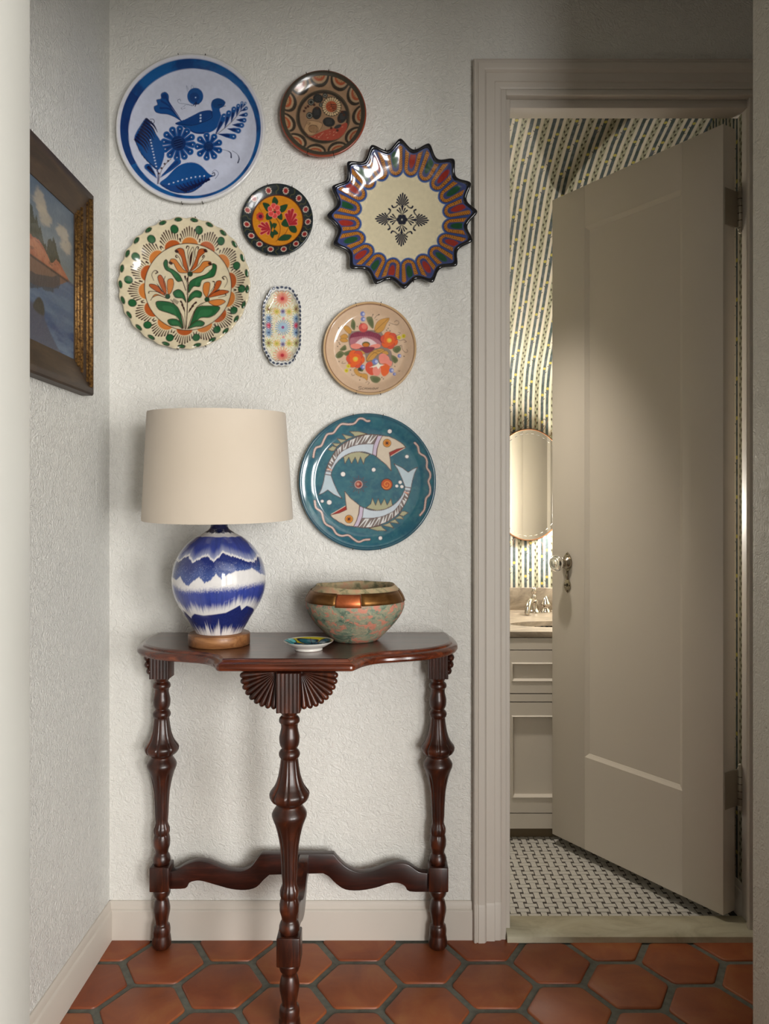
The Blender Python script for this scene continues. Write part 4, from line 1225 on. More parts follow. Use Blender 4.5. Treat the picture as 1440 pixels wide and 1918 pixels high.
# ------------------------------------------------------------------ brushwork: decoration laid on the vertices of a fine mesh
class Paint:
    """p: vertex positions in the drawing's own units; aa: soft edge width"""
    def __init__(s, p, base, aa, gain=1.12):
        s.p = np.asarray(p, float); s.aa = aa; s.g = gain
        s.c = np.repeat(lin(base, gain)[None], len(s.p), 0)
        s.order = None
    def col(s, c): return lin(c, s.g)
    def mixin(s, idx, cov, col):
        cov = cov[:, None]
        s.c[idx] = s.c[idx]*(1-cov) + s.col(col)*cov
    def box(s, lo, hi):
        p = s.p
        return np.nonzero((p[:, 0] >= lo[0]) & (p[:, 0] <= hi[0]) & (p[:, 1] >= lo[1]) & (p[:, 1] <= hi[1]))[0]
    def segdist(s, q, A, r):
        best = np.full(len(q), 1e9)
        for i in range(len(A)-1):
            a, b = A[i], A[i+1]
            d = b - a; L = np.dot(d, d) + 1e-12
            t = np.clip(((q - a) @ d)/L, 0, 1)
            dist = np.hypot(q[:, 0] - a[0] - t*d[0], q[:, 1] - a[1] - t*d[1]) - (r[i]*(1-t) + r[i+1]*t)
            np.minimum(best, dist, out=best)
        return best
    def line(s, pts, w, c, smooth=True, op=1.0):
        A = np.asarray(pts, float)
        n0 = len(A)
        r = np.broadcast_to(np.asarray(w, float)/2, (n0,)) if np.ndim(w) == 0 else np.asarray(w, float)/2
        if smooth and n0 > 2:
            B = catmull(A, 6)
            r = np.interp(np.linspace(0, n0-1, len(B)), np.arange(n0), r); A = B
        m = r.max() + s.aa
        idx = s.box(A.min(0) - m, A.max(0) + m)
        if len(idx) == 0: return
        sd = s.segdist(s.p[idx], A, r)
        s.mixin(idx, np.clip(0.5 - sd/s.aa, 0, 1)*op, c)
    def poly(s, pts, c, smooth=True, op=1.0, outline=None, ow=4):
        A = np.asarray(pts, float)
        if smooth: A = catmull(A, 6, closed=True)
        idx = s.box(A.min(0) - s.aa, A.max(0) + s.aa)
        if len(idx) == 0: return
        q = s.p[idx]
        ins = np.zeros(len(q), bool)
        B = np.roll(A, -1, 0)
        for a, b in zip(A, B):
            if a[1] == b[1]: continue
            cr = ((a[1] > q[:, 1]) != (b[1] > q[:, 1])) & (q[:, 0] < (b[0]-a[0])*(q[:, 1]-a[1])/(b[1]-a[1]) + a[0])
            ins ^= cr
        sd = s.segdist(q, np.vstack([A, A[:1]]), np.zeros(len(A)+1))
        sd = np.where(ins, -sd, sd)
        s.mixin(idx, np.clip(0.5 - sd/s.aa, 0, 1)*op, c)
        if outline is not None:
            s.mixin(idx, np.clip(0.5 - (np.abs(sd) - ow/2)/s.aa, 0, 1)*op, outline)
    def ell(s, cx, cy, rx, ry, c, ang=0.0, op=1.0, outline=None, ow=4):
        m = max(rx, ry) + s.aa + ow
        idx = s.box((cx-m, cy-m), (cx+m, cy+m))
        if len(idx) == 0: return
        q = s.p[idx] - (cx, cy)
        ca, sa = math.cos(ang), math.sin(ang)
        x = q[:, 0]*ca + q[:, 1]*sa; y = -q[:, 0]*sa + q[:, 1]*ca
        k = np.hypot(x/rx, y/ry)
        sd = (k - 1)*min(rx, ry) if rx != ry else np.hypot(x, y) - rx
        s.mixin(idx, np.clip(0.5 - sd/s.aa, 0, 1)*op, c)
        if outline is not None:
            s.mixin(idx, np.clip(0.5 - (np.abs(sd) - ow/2)/s.aa, 0, 1)*op, outline)
    def disc(s, cx, cy, r, c, op=1.0, outline=None, ow=4): s.ell(cx, cy, r, r, c, 0, op, outline, ow)
    def ring(s, cx, cy, r0, r1, c, op=1.0):
        d = np.hypot(s.p[:, 0]-cx, s.p[:, 1]-cy)
        cov = np.clip(0.5 - (np.maximum(r0 - d, d - r1))/s.aa, 0, 1)*op
        idx = np.nonzero(cov > 0)[0]; s.mixin(idx, cov[idx], c)
    def drop(s, x0, y0, x1, y1, w, c, w0=2, op=1.0):
        """tear drop from a thin start to a round end"""
        s.line([(x0, y0), (x0*0.45 + x1*0.55, y0*0.45 + y1*0.55), (x1, y1)], [w0, w*0.72, w], c, smooth=False, op=op)
    def mask(s, cov, c):
        idx = np.nonzero(cov > 0.001)[0]; s.mixin(idx, np.clip(cov[idx], 0, 1), c)
    def mottle(s, seed, freq, amt):
        n_ = fbm(s.p[:, 0]/freq + 50, s.p[:, 1]/freq + 50, seed)
        s.c *= (1 + amt*(n_[:, None] - 0.5)*2)

def plate(name, label, cx, cy, Rpx, crop, art, depth=0.024, Y=2.055, rings=100, segs=600, outline=None, wellr=0.72, h0=0.010, wave=None, mat='glaze', gain=1.12,
          base=(220, 215, 205), back=None, hooks=(), lip=0.0, side=None, core=True, group='painted plates on the plaster wall', cat='plate', rx=1.0):
    """crop = (centre x, centre y, radius) of the drawing units; cx, cy, Rpx in photograph pixels"""
    c = px(cx, cy, Y); R = Rpx*Y/FPX
    t_ = thing(name, (c.x, WALL_Y - 0.001, c.z), label, cat, group)
    th = np.arange(segs)*2*math.pi/segs
    rho = np.concatenate([[0.0005], np.linspace(0, 1, rings + 1)[1:]])
    RH, THH = np.meshgrid(rho, th, indexing='ij')
    of = np.ones(segs) if outline is None else outline(th)
    OF = np.repeat(of[None], len(rho), 0)
    if outline is not None:                       # inner rings stay round
        wgt = sstep(0.55, 1.0, RH) if core else 1.0; OF = 1 - (1 - OF)*wgt
    rr = RH*OF
    x, z = rr*np.cos(THH), rr*np.sin(THH)
    front = h0 + (depth - h0)*sstep(wellr, 1.0, RH)
    front = front + lip*sstep(0.955, 0.97, RH)*(1 - sstep(0.985, 1.0, RH)) - 0.002*sstep(0.985, 1.0, RH)
    if wave is not None: front = front + wave(RH, THH)
    V = np.stack([x*R*rx, -front, z*R], -1).reshape(-1, 3)
    nr = len(rho)
    extra = []
    fr_edge = front[-1]
    for f, dd_ in ((1.002, -0.002), (0.999, -0.005), (0.97, -0.008), (0.62, None)):
        yy = -np.maximum(fr_edge + dd_, 0.002) if dd_ is not None else np.full(segs, -0.0015)
        extra.append(np.stack([of*f*np.cos(th)*R*rx, yy, of*f*np.sin(th)*R], -1))
    V = np.concatenate([V] + extra)
    n_all = nr + len(extra)
    i = np.arange(n_all-1)[:, None]*segs; j = np.arange(segs)[None]; jn = (j+1) % segs
    F = np.stack([i+j, i+jn, i+segs+jn, i+segs+j], -1).reshape(-1, 4)
    F = F[:, ::-1]
    P = np.stack([crop[0] + V[:, 0]/R*crop[2], crop[1] - V[:, 2]/R*crop[2]], -1)
    p = Paint(P[:nr*segs], base, aa=crop[2]/Rpx*0.95, gain=gain)
    p.rho = RH.ravel(); p.th = THH.ravel(); p.rr = rr.ravel()
    art(p)
    sc_ = lin(side if side is not None else base, gain)
    colr = np.concatenate([np.clip(p.c, 0.003, 0.92), np.repeat(sc_[None], len(extra)*segs, 0)])
    d = mesh_obj('dish', V, F, MAT[mat], t_, smooth=True, local=True, colors=colr)
    for hx_, hy_ in hooks:
        u, v = (hx_-crop[0])/crop[2], -(hy_-crop[1])/crop[2]
        L = math.hypot(u, v); u, v = u/L, v/L
        ofh = 1.0 if outline is None else float(np.interp(math.atan2(v, u) % (2*math.pi), th, of))
        e = ofh*R
        pts = [(u*(e-0.035)*rx, -0.003, v*(e-0.035)), (u*(e+0.0022)*rx, -fr_edge.mean()*0.6, v*(e+0.0022)), (u*(e+0.0022)*rx, -fr_edge.mean()-0.002, v*(e+0.0022)), (u*(e-0.0065)*rx, -fr_edge.mean()-0.0018, v*(e-0.0065))]
        tube('hanger_hook', pts, 0.0009, MAT['dark_metal'], t_, seg=6, local=True)
    return t_

# ---- A: blue bird plate
def art_bird(p):
    BL, DK, MD = (16, 74, 138), (8, 22, 66), (14, 52, 112)
    p.mask(np.clip(0.5 - (np.hypot(p.p[:,0]-705, p.p[:,1]-722) - 612)/6, 0, 1), (206, 206, 216))
    p.ring(705, 725, 0, 592, (12, 84, 146))
    a = np.arctan2(p.p[:,1]-722, p.p[:,0]-705)
    inband = np.hypot(p.p[:,0]-705, p.p[:,1]-725) < 592
    n_ = fbm(a*4 + 9, p.rho*8, 2)
    p.mask(inband*sstep(0.42, 0.7, n_)*0.75, (8, 44, 104))
    p.mask(inband*(np.abs(np.abs(a) - 2.95) < 0.36)*0.8, (6, 40, 100))
    p.disc(717, 746, 541, (196, 200, 218))
    # butterfly
    p.ell(735, 430, 68, 72, BL); p.ell(728, 440, 40, 42, MD, 0, 0.7); p.disc(738, 440, 6, (170, 200, 230))
    p.line([(735,490),(765,495)], 9, DK); p.line([(720,505),(745,480),(735,515)], 7, DK)
    p.line([(725,510),(650,495),(600,488),(585,465),(605,455),(612,472)], 3, (70,80,120)); p.line([(715,512),(660,500),(640,515),(615,530),(625,540),(648,530)], 3, (70,80,120))
    p.line([(670,390),(660,340),(680,375)], 3, (120,130,160)); p.line([(700,365),(705,335),(725,360)], 3, (120,130,160))
    # tail and body
    p.poly([(615,636),(560,605),(500,582),(440,576),(398,560),(386,520),(416,500),(408,462),(446,450),(446,412),(478,395),(506,420),(512,480),(550,560)], BL, outline=(10,44,100), ow=5)
    for q in (((605,625),(520,540),(440,530)), ((600,620),(520,520),(450,470)), ((605,615),(530,510),(480,430))):
        p.line(q, [4, 12, 18], MD)
    p.disc(474, 430, 22, MD)
    p.poly([(565,660),(650,625),(730,585),(780,560),(850,548),(878,556),(868,505),(884,462),(930,446),(978,464),(988,492),(968,520),(942,540),(956,600),(942,660),(895,718),(820,748),(740,745),(680,712),(620,685)], BL)
    p.poly([(570,660),(650,625),(780,562),(850,548),(878,560),(870,600),(800,645),(700,672)], (12, 60, 122))
    p.line([(570,662),(700,676),(800,650),(875,610),(872,560)], 5, DK)
    p.poly([(880,470),(930,446),(985,470),(988,495),(960,525),(905,530),(882,505)], (14, 64, 120))
    p.line([(930,505),(958,500)], 6, DK); p.line([(970,515),(990,512)], 5, DK); p.line([(640,690),(740,740),(840,735)], 12, MD)
    for y in (590, 615, 640): p.disc(780, y, 8, (190, 205, 225))
    # feather spray
    p.line([(890,770),(960,720),(1040,650),(1100,580),(1150,500)], 6, (120,110,110))
    for x0,y0,x1,y1,w in ((905,760,980,600,46),(985,700,1020,572,44),(1040,650,1063,538,40),(1085,600,1100,512,32),(1120,560,1132,490,22),(930,750,1060,772,46),(1010,705,1100,722,44),(1050,672,1128,676,42),(1085,630,1150,634,38),(1105,592,1165,588,32),(1125,555,1168,538,28),(1140,525,1162,496,18)):
        p.drop(x0,y0,x1,y1,w+6,(120,140,180),4); p.drop(x0,y0,x1,y1,w,BL,3); p.drop(x0,y0,(x0+2*x1)/3,(y0+2*y1)/3,w*0.5,(10,36,90),3); p.disc(x1,y1,5,(180,200,225))
    # flowers
    for fx_, fy_, rin, rout, npt, w, off in ((592,828,66,122,12,56,0.1),(848,856,44,94,9,52,0.35)):
        for k in range(npt):
            a_ = off + 2*math.pi*k/npt
            x1, y1 = fx_+rout*math.cos(a_), fy_+rout*math.sin(a_)
            p.drop(fx_+rin*0.7*math.cos(a_), fy_+rin*0.7*math.sin(a_), x1, y1, w+5, (110,130,175), 30)
            p.drop(fx_+rin*0.7*math.cos(a_), fy_+rin*0.7*math.sin(a_), x1, y1, w, BL, 26); p.drop(fx_+rin*math.cos(a_), fy_+rin*math.sin(a_), fx_+rout*0.95*math.cos(a_), fy_+rout*0.95*math.sin(a_), w*0.45, MD, 6); p.disc(x1, y1, 5, (180,200,225))
        p.disc(fx_, fy_, rin*0.95, (12,44,98)); p.disc(fx_, fy_, rin*0.6, (8,28,70))
        for k in range(4): p.line([(fx_-rin*0.5, fy_+rin*(0.5-0.3*k)),(fx_+rin*0.5, fy_+rin*(0.2-0.3*k))], 3, (40,80,140))
    # leaves
    p.poly([(418,1055),(330,985),(270,900),(222,800),(236,735),(268,680),(312,618),(345,632),(368,700),(430,790),(472,880),(465,965)], BL)
    for k in range(9):
        t = k/8; x0, y0 = 228+90*t+12, 800-175*t; 
        p.line([(x0-10, y0),(x0+50, y0+48),(x0+85, y0+110)], [24, 16, 4], (10, 20, 64))
    p.line([(225,800),(270,905),(335,985),(418,1055)], 7, DK)
    for k in range(10): p.disc(355+5.5*k, 800+25*k, 6.5, (196,208,226))
    p.poly([(440,1180),(500,1110),(590,1022),(690,990),(775,1012),(850,1085),(892,1106),(842,1130),(790,1190),(712,1250),(620,1262),(530,1242)], BL)
    p.poly([(450,1185),(560,1190),(700,1150),(880,1108),(842,1130),(790,1190),(712,1250),(620,1262),(530,1242)], (14,60,124))
    for k in range(9):
        t = k/8
        p.line([(570+250*t, 1185-75*t),(600+225*t, 1215-70*t),(660+190*t, 1245-110*t)], [4, 14, 24], (10,20,64))
    p.line([(440,1180),(530,1242),(620,1262),(712,1250),(790,1190)], 6, DK)
    for k in range(9): p.disc(515+37*k, 1165-9*k+(k-4)**2*0.8, 6.5, (196,208,226))
    p.drop(412,1130,335,1032,58,BL,4); p.drop(400,1100,340,1035,30,DK,4); p.drop(440,1120,588,985,54,BL,4); p.drop(450,1100,580,990,26,MD,4)
    p.line([(425,1182),(420,1080),(410,1060)], 10, (40,50,100)); p.line([(428,1180),(440,1080),(480,1010),(530,960)], 6, (120,105,105)); 
    for x,y in ((425,1085),(448,1040),(475,1003),(505,978)): p.disc(x,y,9,(60,40,50))
    p.line([(350,625),(380,625),(388,650),(368,660),(365,640)], 5, DK); p.line([(870,1108),(900,1100),(895,1078),(880,1085)], 8, DK); p.line([(880,1070),(905,1055),(932,1085),(905,1130)], 4, (70,80,120))
    p.line([(950,880),(1000,890),(1035,910),(1040,950)], [3,3,8,12], DK); p.line([(1050,893),(1090,920),(1108,960),(1098,995)], [3,3,8,12], DK)
    p.mottle(4, 60, 0.05)
plate('wall_plate', 'large white plate with a blue bird and flowers', 356.7, 240.4, 140, (705, 722, 630), art_bird, rings=110, segs=640, base=(214, 212, 210), lip=0.0012, h0=0.009, depth=0.024, wellr=0.7,
      hooks=((603,100),(830,105),(632,1340),(805,1345)), group=None)

# ---- B: dark burnished plate
def art_tan(p):
    DK = (56, 48, 40); TAN = (156, 124, 96)
    C0 = (718, 700)
    p.ring(*C0, 0, 560, (150, 66, 42)); p.ring(*C0, 0, 542, (66, 60, 50)); p.ring(*C0, 0, 488, TAN)
    for k in range(11):
        a = -math.pi/2 - 0.10 + k*2*math.pi/11
        cx_, cy_ = C0[0] + 500*math.cos(a), C0[1] + 500*math.sin(a)
        d = np.hypot(p.p[:,0]-cx_, p.p[:,1]-cy_); rc = np.hypot(p.p[:,0]-C0[0], p.p[:,1]-C0[1])
        t_ = -(p.p[:,0]-C0[0])*math.sin(a) + (p.p[:,1]-C0[1])*math.cos(a); r_ = (p.p[:,0]-C0[0])*math.cos(a) + (p.p[:,1]-C0[1])*math.sin(a)
        e1 = np.hypot(t_/128, (r_-490)/122); ins = (rc < 488) & (r_ > 0)
        p.mask(ins*np.clip(0.5-(e1-1)*122/6, 0, 1), DK)
        e2 = np.hypot(t_/104, (r_-496)/86); p.mask(ins*np.clip(0.5-(e2-1)*86/6, 0, 1), (176, 146, 114))
        e3 = np.hypot(t_/80, (r_-500)/66); p.mask(ins*np.clip(0.5-(e3-1)*66/6, 0, 1), (166, 82, 50))
        e4 = np.hypot(t_/66, (r_-512)/48); p.mask(ins*np.clip(0.5-(e4-1)*48/6, 0, 1), (178, 140, 100))
        for m_ in (-1, 0, 1):
            q = (C0[0]+470*math.cos(a+m_*0.04), C0[1]+470*math.sin(a+m_*0.04)); p.line([q, (q[0]+12*math.cos(a+m_), q[1]+12*math.sin(a+m_))], 5, (96,50,36))
    p.disc(715, 715, 350, (58, 50, 42)); p.ring(715,715,338,344,(110,96,74)); p.disc(715, 715, 302, (150, 118, 90))
    d0 = np.hypot(p.p[:,0]-715, p.p[:,1]-715) < 300
    p.poly([(500,950),(560,965),(640,930),(760,880),(880,850),(1015,790),(1015,880),(930,985),(800,1020),(640,1005)], (158, 70, 54))
    for k in range(70):
        x = 540 + rng.random()*460; y = 800 + rng.random()*220
        if math.hypot(x-715, y-715) < 285 and y > 985 - (x-540)*0.36: p.line([(x,y),(x+16,y-6)], 5, (206,150,120))
    p.poly([(500,800),(520,765),(620,770),(700,800),(690,860),(620,930),(540,950),(470,880)], (176, 140, 104), outline=(70,50,36), ow=4)
    p.ell(590, 870, 62, 50, (170,130,94), 0.2, 1, (60,44,34), 5)
    for k in range(-2, 3): p.line([(540, 870+18*k),(640, 862+18*k)], 3, (60,44,34)); p.line([(590+20*k, 825),(585+20*k, 915)], 3, (60,44,34))
    p.disc(530, 800, 18, (176,140,104), outline=(60,44,34), ow=4); p.disc(535, 800, 6, (60,44,34))
    for cx_, cy_, a_, b_, an in ((650,478,66,58,0.2),(632,665,62,84,0.1),(790,782,80,62,0.2),(965,715,58,88,0.5),(905,840,50,22,-0.4)):
        p.ell(cx_, cy_, a_, b_, (44, 44, 44), an); 
        for k in range(-2, 3): p.line([(cx_-a_*0.5, cy_+k*14),(cx_+a_*0.5, cy_+k*14-8)], 2.5, (78,80,78))
    for cx_, cy_, r_ in ((560,525,34),(540,698,34),(740,440,24),(690,560,20)):
        p.disc(cx_, cy_, r_+10, (44,44,42)); p.ring(cx_, cy_, r_-12, r_-2, (124,122,112))
    for x, y in ((490,600),(470,640),(520,580),(640,600),(600,560),(900,890),(820,860),(960,650),(985,690),(930,770)): p.disc(x, y, 17, (70,42,34))
    p.disc(825, 582, 128, (52,44,38))
    for k in range(22):
        a = 2*math.pi*k/22
        p.drop(825+66*math.cos(a), 582+66*math.sin(a), 825+108*math.cos(a), 582+108*math.sin(a), 25, (206,178,138), 12)
    p.disc(822, 582, 72, (168,84,52))
    for k in range(40):
        a = rng.random()*6.28; r_ = rng.random()*58; p.disc(822+r_*math.cos(a), 582+r_*math.sin(a), 5, (110,48,36))
    for k in range(5): p.line([(815+8*k, 560+26*k),(890, 560+20*k)], 9, (52,40,36))
    p.mottle(9, 26, 0.10)
plate('wall_plate', 'small burnished brown plate with scalloped border and a sunflower', 605, 212.8, 81, (720, 705, 555), art_tan, rings=66, segs=420, base=(150, 66, 42), side=(170, 74, 44), lip=0.0, h0=0.014, depth=0.030, wellr=0.66,
      hooks=((490,150),(798,115),(500,1260),(870,1285)), mat='glaze_soft', Y=2.05, gain=1.0, group=None)

# ---- C: scalloped rim platter
NPT = 16
def sc_outline(th):
    ph = np.mod((th - math.radians(91.5))*NPT/(2*math.pi), 1.0)
    d = np.minimum(ph, 1-ph)*2                       # 0 at a point, 1 in the valley
    g_ = (np.sqrt(d*d + 0.028) - math.sqrt(0.028))/(math.sqrt(1.028) - math.sqrt(0.028))
    return 1 - 0.115*np.sin(np.clip(g_, 0, 1)*math.pi/2)
def sc_wave(RH, TH_):
    ph = np.mod((TH_ - math.radians(91.5))*NPT/(2*math.pi), 1.0)
    return 0.0035*np.cos(2*math.pi*ph)*sstep(0.6, 1.0, RH) + 0.003*sstep(0.93, 0.96, RH)
def art_scallop(p):
    CR = (214, 202, 170)
    rr = p.rr*662; th = p.th
    pitch = 2*math.pi/20
    k = np.floor((th - math.radians(97.5))/pitch + 0.5)
    dth = (th - math.radians(97.5)) - k*pitch
    s = 432*dth; q = rr - 440
    d = np.where(q < 0, np.hypot(s, q), np.abs(s))
    n_ = fbm(p.p[:,0]/14, p.p[:,1]/14, 5)
    def cov(lo, hi): return np.clip(0.5 - np.maximum(lo - d, d - hi)/5, 0, 1)
    p.mask(cov(-1, 78), (66, 96, 150)); p.mask(cov(-1, 68), (52, 70, 124))
    p.mask(cov(-1, 60), (44, 36, 34)); p.mask(cov(30, 56), (186, 120, 44))
    arc = np.where(q < 0, -np.arctan2(np.abs(s), -q + 1e-6)*-44, q + 69)*1.0
    hat = np.sin((arc + 0.9*np.abs(d - 43)*np.sign(s))*0.36)
    p.mask(cov(32, 55)*(hat > 0.45)*0.85, (66, 40, 26))
    p.mask(cov(-1, 30), (58, 66, 110))
    e = np.hypot(s/23.0, np.where(q > 60, (q-60)/70, (q-60)/62))
    red = (np.mod(k, 2) != 0)
    core = np.clip(0.5 - (e-1)*23/6, 0, 1)
    p.mask(core*red, (146, 46, 36)); p.mask(core*(~red), (28, 74, 44))
    p.c *= (0.88 + 0.28*n_[:, None])*(rr > 340)[:, None] + (rr <= 340)[:, None]
    b = p.rho
    p.mask(sstep(0.905, 0.918, b), (60, 74, 120)); p.mask(sstep(0.93, 0.94, b), (20, 20, 26))
    NV = (34, 36, 52)
    cx_, cy_ = 722, 738
    for m_ in range(4):
        a = m_*math.pi/2 + 0.03
        ca, sa = math.cos(a), math.sin(a)
        def W(x, y): return (cx_ + x*ca - y*sa, cy_ + x*sa + y*ca)      # arm points up (0,-1) rotated
        def dr(x0, y0, x1, y1, w): p.drop(*W(x0, y0), *W(x1, y1), w, NV, 3)
        for t in (-1.15, -0.85, -0.55, -0.27, 0.0, 0.27, 0.55, 0.85, 1.15):
            L = 112*(1 - 0.34*abs(t)/1.15)
            dr(8*math.sin(t), -128, math.sin(t*0.9)*L*0.8, -122 - math.cos(t)*L, 15)
        for t in (-1.0, -0.5, 0.5, 1.0):
            dr(5*math.sin(t), -48, math.sin(t)*52, -56 - math.cos(t)*52, 14)
        dr(0, -70, 0, -118, 22)
        for sg_ in (-1, 1):
            p.line([W(6*sg_, -112), W(34*sg_, -132), W(58*sg_, -112), W(82*sg_, -106), W(92*sg_, -120)], [4, 9, 11, 14, 16], NV)
    for k_ in range(6): p.disc(cx_ + 28*math.cos(k_*1.047), cy_ + 28*math.sin(k_*1.047), 22, NV)
    p.disc(cx_, cy_, 30, (40,42,50)); p.disc(cx_, cy_, 7, (190,185,170))
plate('wall_plate', 'platter with a black scalloped sixteen-point rim and a navy floral cross', 753, 402.5, 140, (722, 720, 662), art_scallop, rings=112, segs=640, base=(214, 202, 170), side=(20,20,26), outline=sc_outline, wave=sc_wave,
      h0=0.008, depth=0.032, wellr=0.52, Y=2.05, hooks=((575,150),(838,140),(615,1310),(825,1320)), gain=1.1, group=None)

# ---- D: small black and orange plate
def art_black(p):
    NV = (30, 38, 42)
    p.disc(712, 648, 392, (70, 30, 20)); p.disc(712, 648, 374, (196, 124, 28))
    n_ = fbm(p.p[:,0]/60, p.p[:,1]/18, 3); p.mask((np.hypot(p.p[:,0]-712, p.p[:,1]-648) < 370)*sstep(0.5, 0.75, n_)*0.35, (214, 146, 48))
    spots = ((580,210),(838,212),(1035,325),(1137,492),(1170,678),(1120,862),(992,1005),(808,1085),(612,1087),(445,1010),(322,885),(256,715),(268,503),(365,330))
    for i, (x, y) in enumerate(spots):
        for k in range(10): p.disc(x+38*math.cos(k*0.628), y+38*math.sin(k*0.628), 9, (226,206,186))
        p.disc(x, y, 32, (150, 42, 40)); p.disc(x+4, y+4, 8, (96, 24, 26))
        x2, y2 = spots[(i+1) % 14]; mx_, my_ = (x+x2)/2-712, (y+y2)/2-648; L = math.hypot(mx_, my_); ux, uy = mx_/L, my_/L
        pts = [(712+ux*r_+uy*w_, 648+uy*r_-ux*w_) for r_, w_ in ((400,14),(430,18),(455,-16),(490,-18),(522,10))]
        p.line(pts, 7, (92, 92, 48))
    GR, GD, RD, PK = (34, 66, 40), (20, 40, 26), (158, 38, 46), (226, 128, 118)
    p.line([(680,600),(740,700),(750,800),(710,940)], 9, (110,44,20)); p.line([(870,760),(820,850),(720,930),(690,955)], 8, (110,44,20)); p.line([(450,620),(470,520),(430,440),(470,370)], 5, (90,60,30)); p.line([(430,600),(440,690)],5,(60,60,30))
    for pts in ([(665,290),(720,360),(680,420),(630,370)], [(490,385),(580,400),(600,470),(550,505)], [(740,440),(860,405),(820,500),(760,520)], [(540,620),(550,540),(620,540),(630,610),(580,635)], [(690,560),(770,540),(780,630),(730,620)], [(720,940),(800,860),(920,870),(860,940)],
                [(590,640),(640,720),(620,800),(660,830),(640,910),(600,860),(610,780)], [(640,690),(700,700),(660,770)], [(660,780),(720,840),(650,860)], [(770,690),(830,620),(880,690),(870,740),(800,730)], [(880,740),(960,720),(1000,780),(980,830),(910,810)], [(830,600),(880,640),(890,720)]):
        p.poly(pts, GR, outline=GD, ow=5)
    for k in range(6):
        a = 0.4 + k*1.047; p.disc(660+58*math.cos(a), 500+72*math.sin(a), 44, PK); p.disc(660+60*math.cos(a), 500+74*math.sin(a), 35, (206,70,66))
    p.disc(660, 500, 30, (170,60,50)); p.disc(672, 520, 16, (40,60,40)); p.disc(640, 490, 10, (214,190,120))
    for k in range(7):
        a = k*0.9; p.disc(450+36*math.cos(a), 585+40*math.sin(a), 26, (186,60,50))
    p.disc(455, 585, 30, (90,28,60))
    def fan(bx_, by_, tips, w):
        for x, y in tips: p.drop(bx_, by_, x, y, w+14, PK, 12)
        for x, y in tips: p.drop(bx_, by_, x, y, w, RD, 6)
    fan(890, 715, ((845,560),(885,510),(935,490),(975,560),(985,640),(985,690)), 44)
    fan(600, 780, ((545,690),(480,690),(440,730),(480,780),(470,838),(570,840)), 38)
    p.mottle(5, 40, 0.07)
plate('wall_plate', 'small black-rimmed plate with red flowers on a yellow centre', 518.6, 410.6, 67.3, (709, 645, 537), art_black, rings=60, segs=360, base=(30,38,42), side=(22,26,28), h0=0.008, depth=0.018, wellr=0.66, Y=2.06,
      hooks=((565,120),(930,160),(560,1150),(885,1140)), mat='glaze_soft', gain=1.1, group=None)

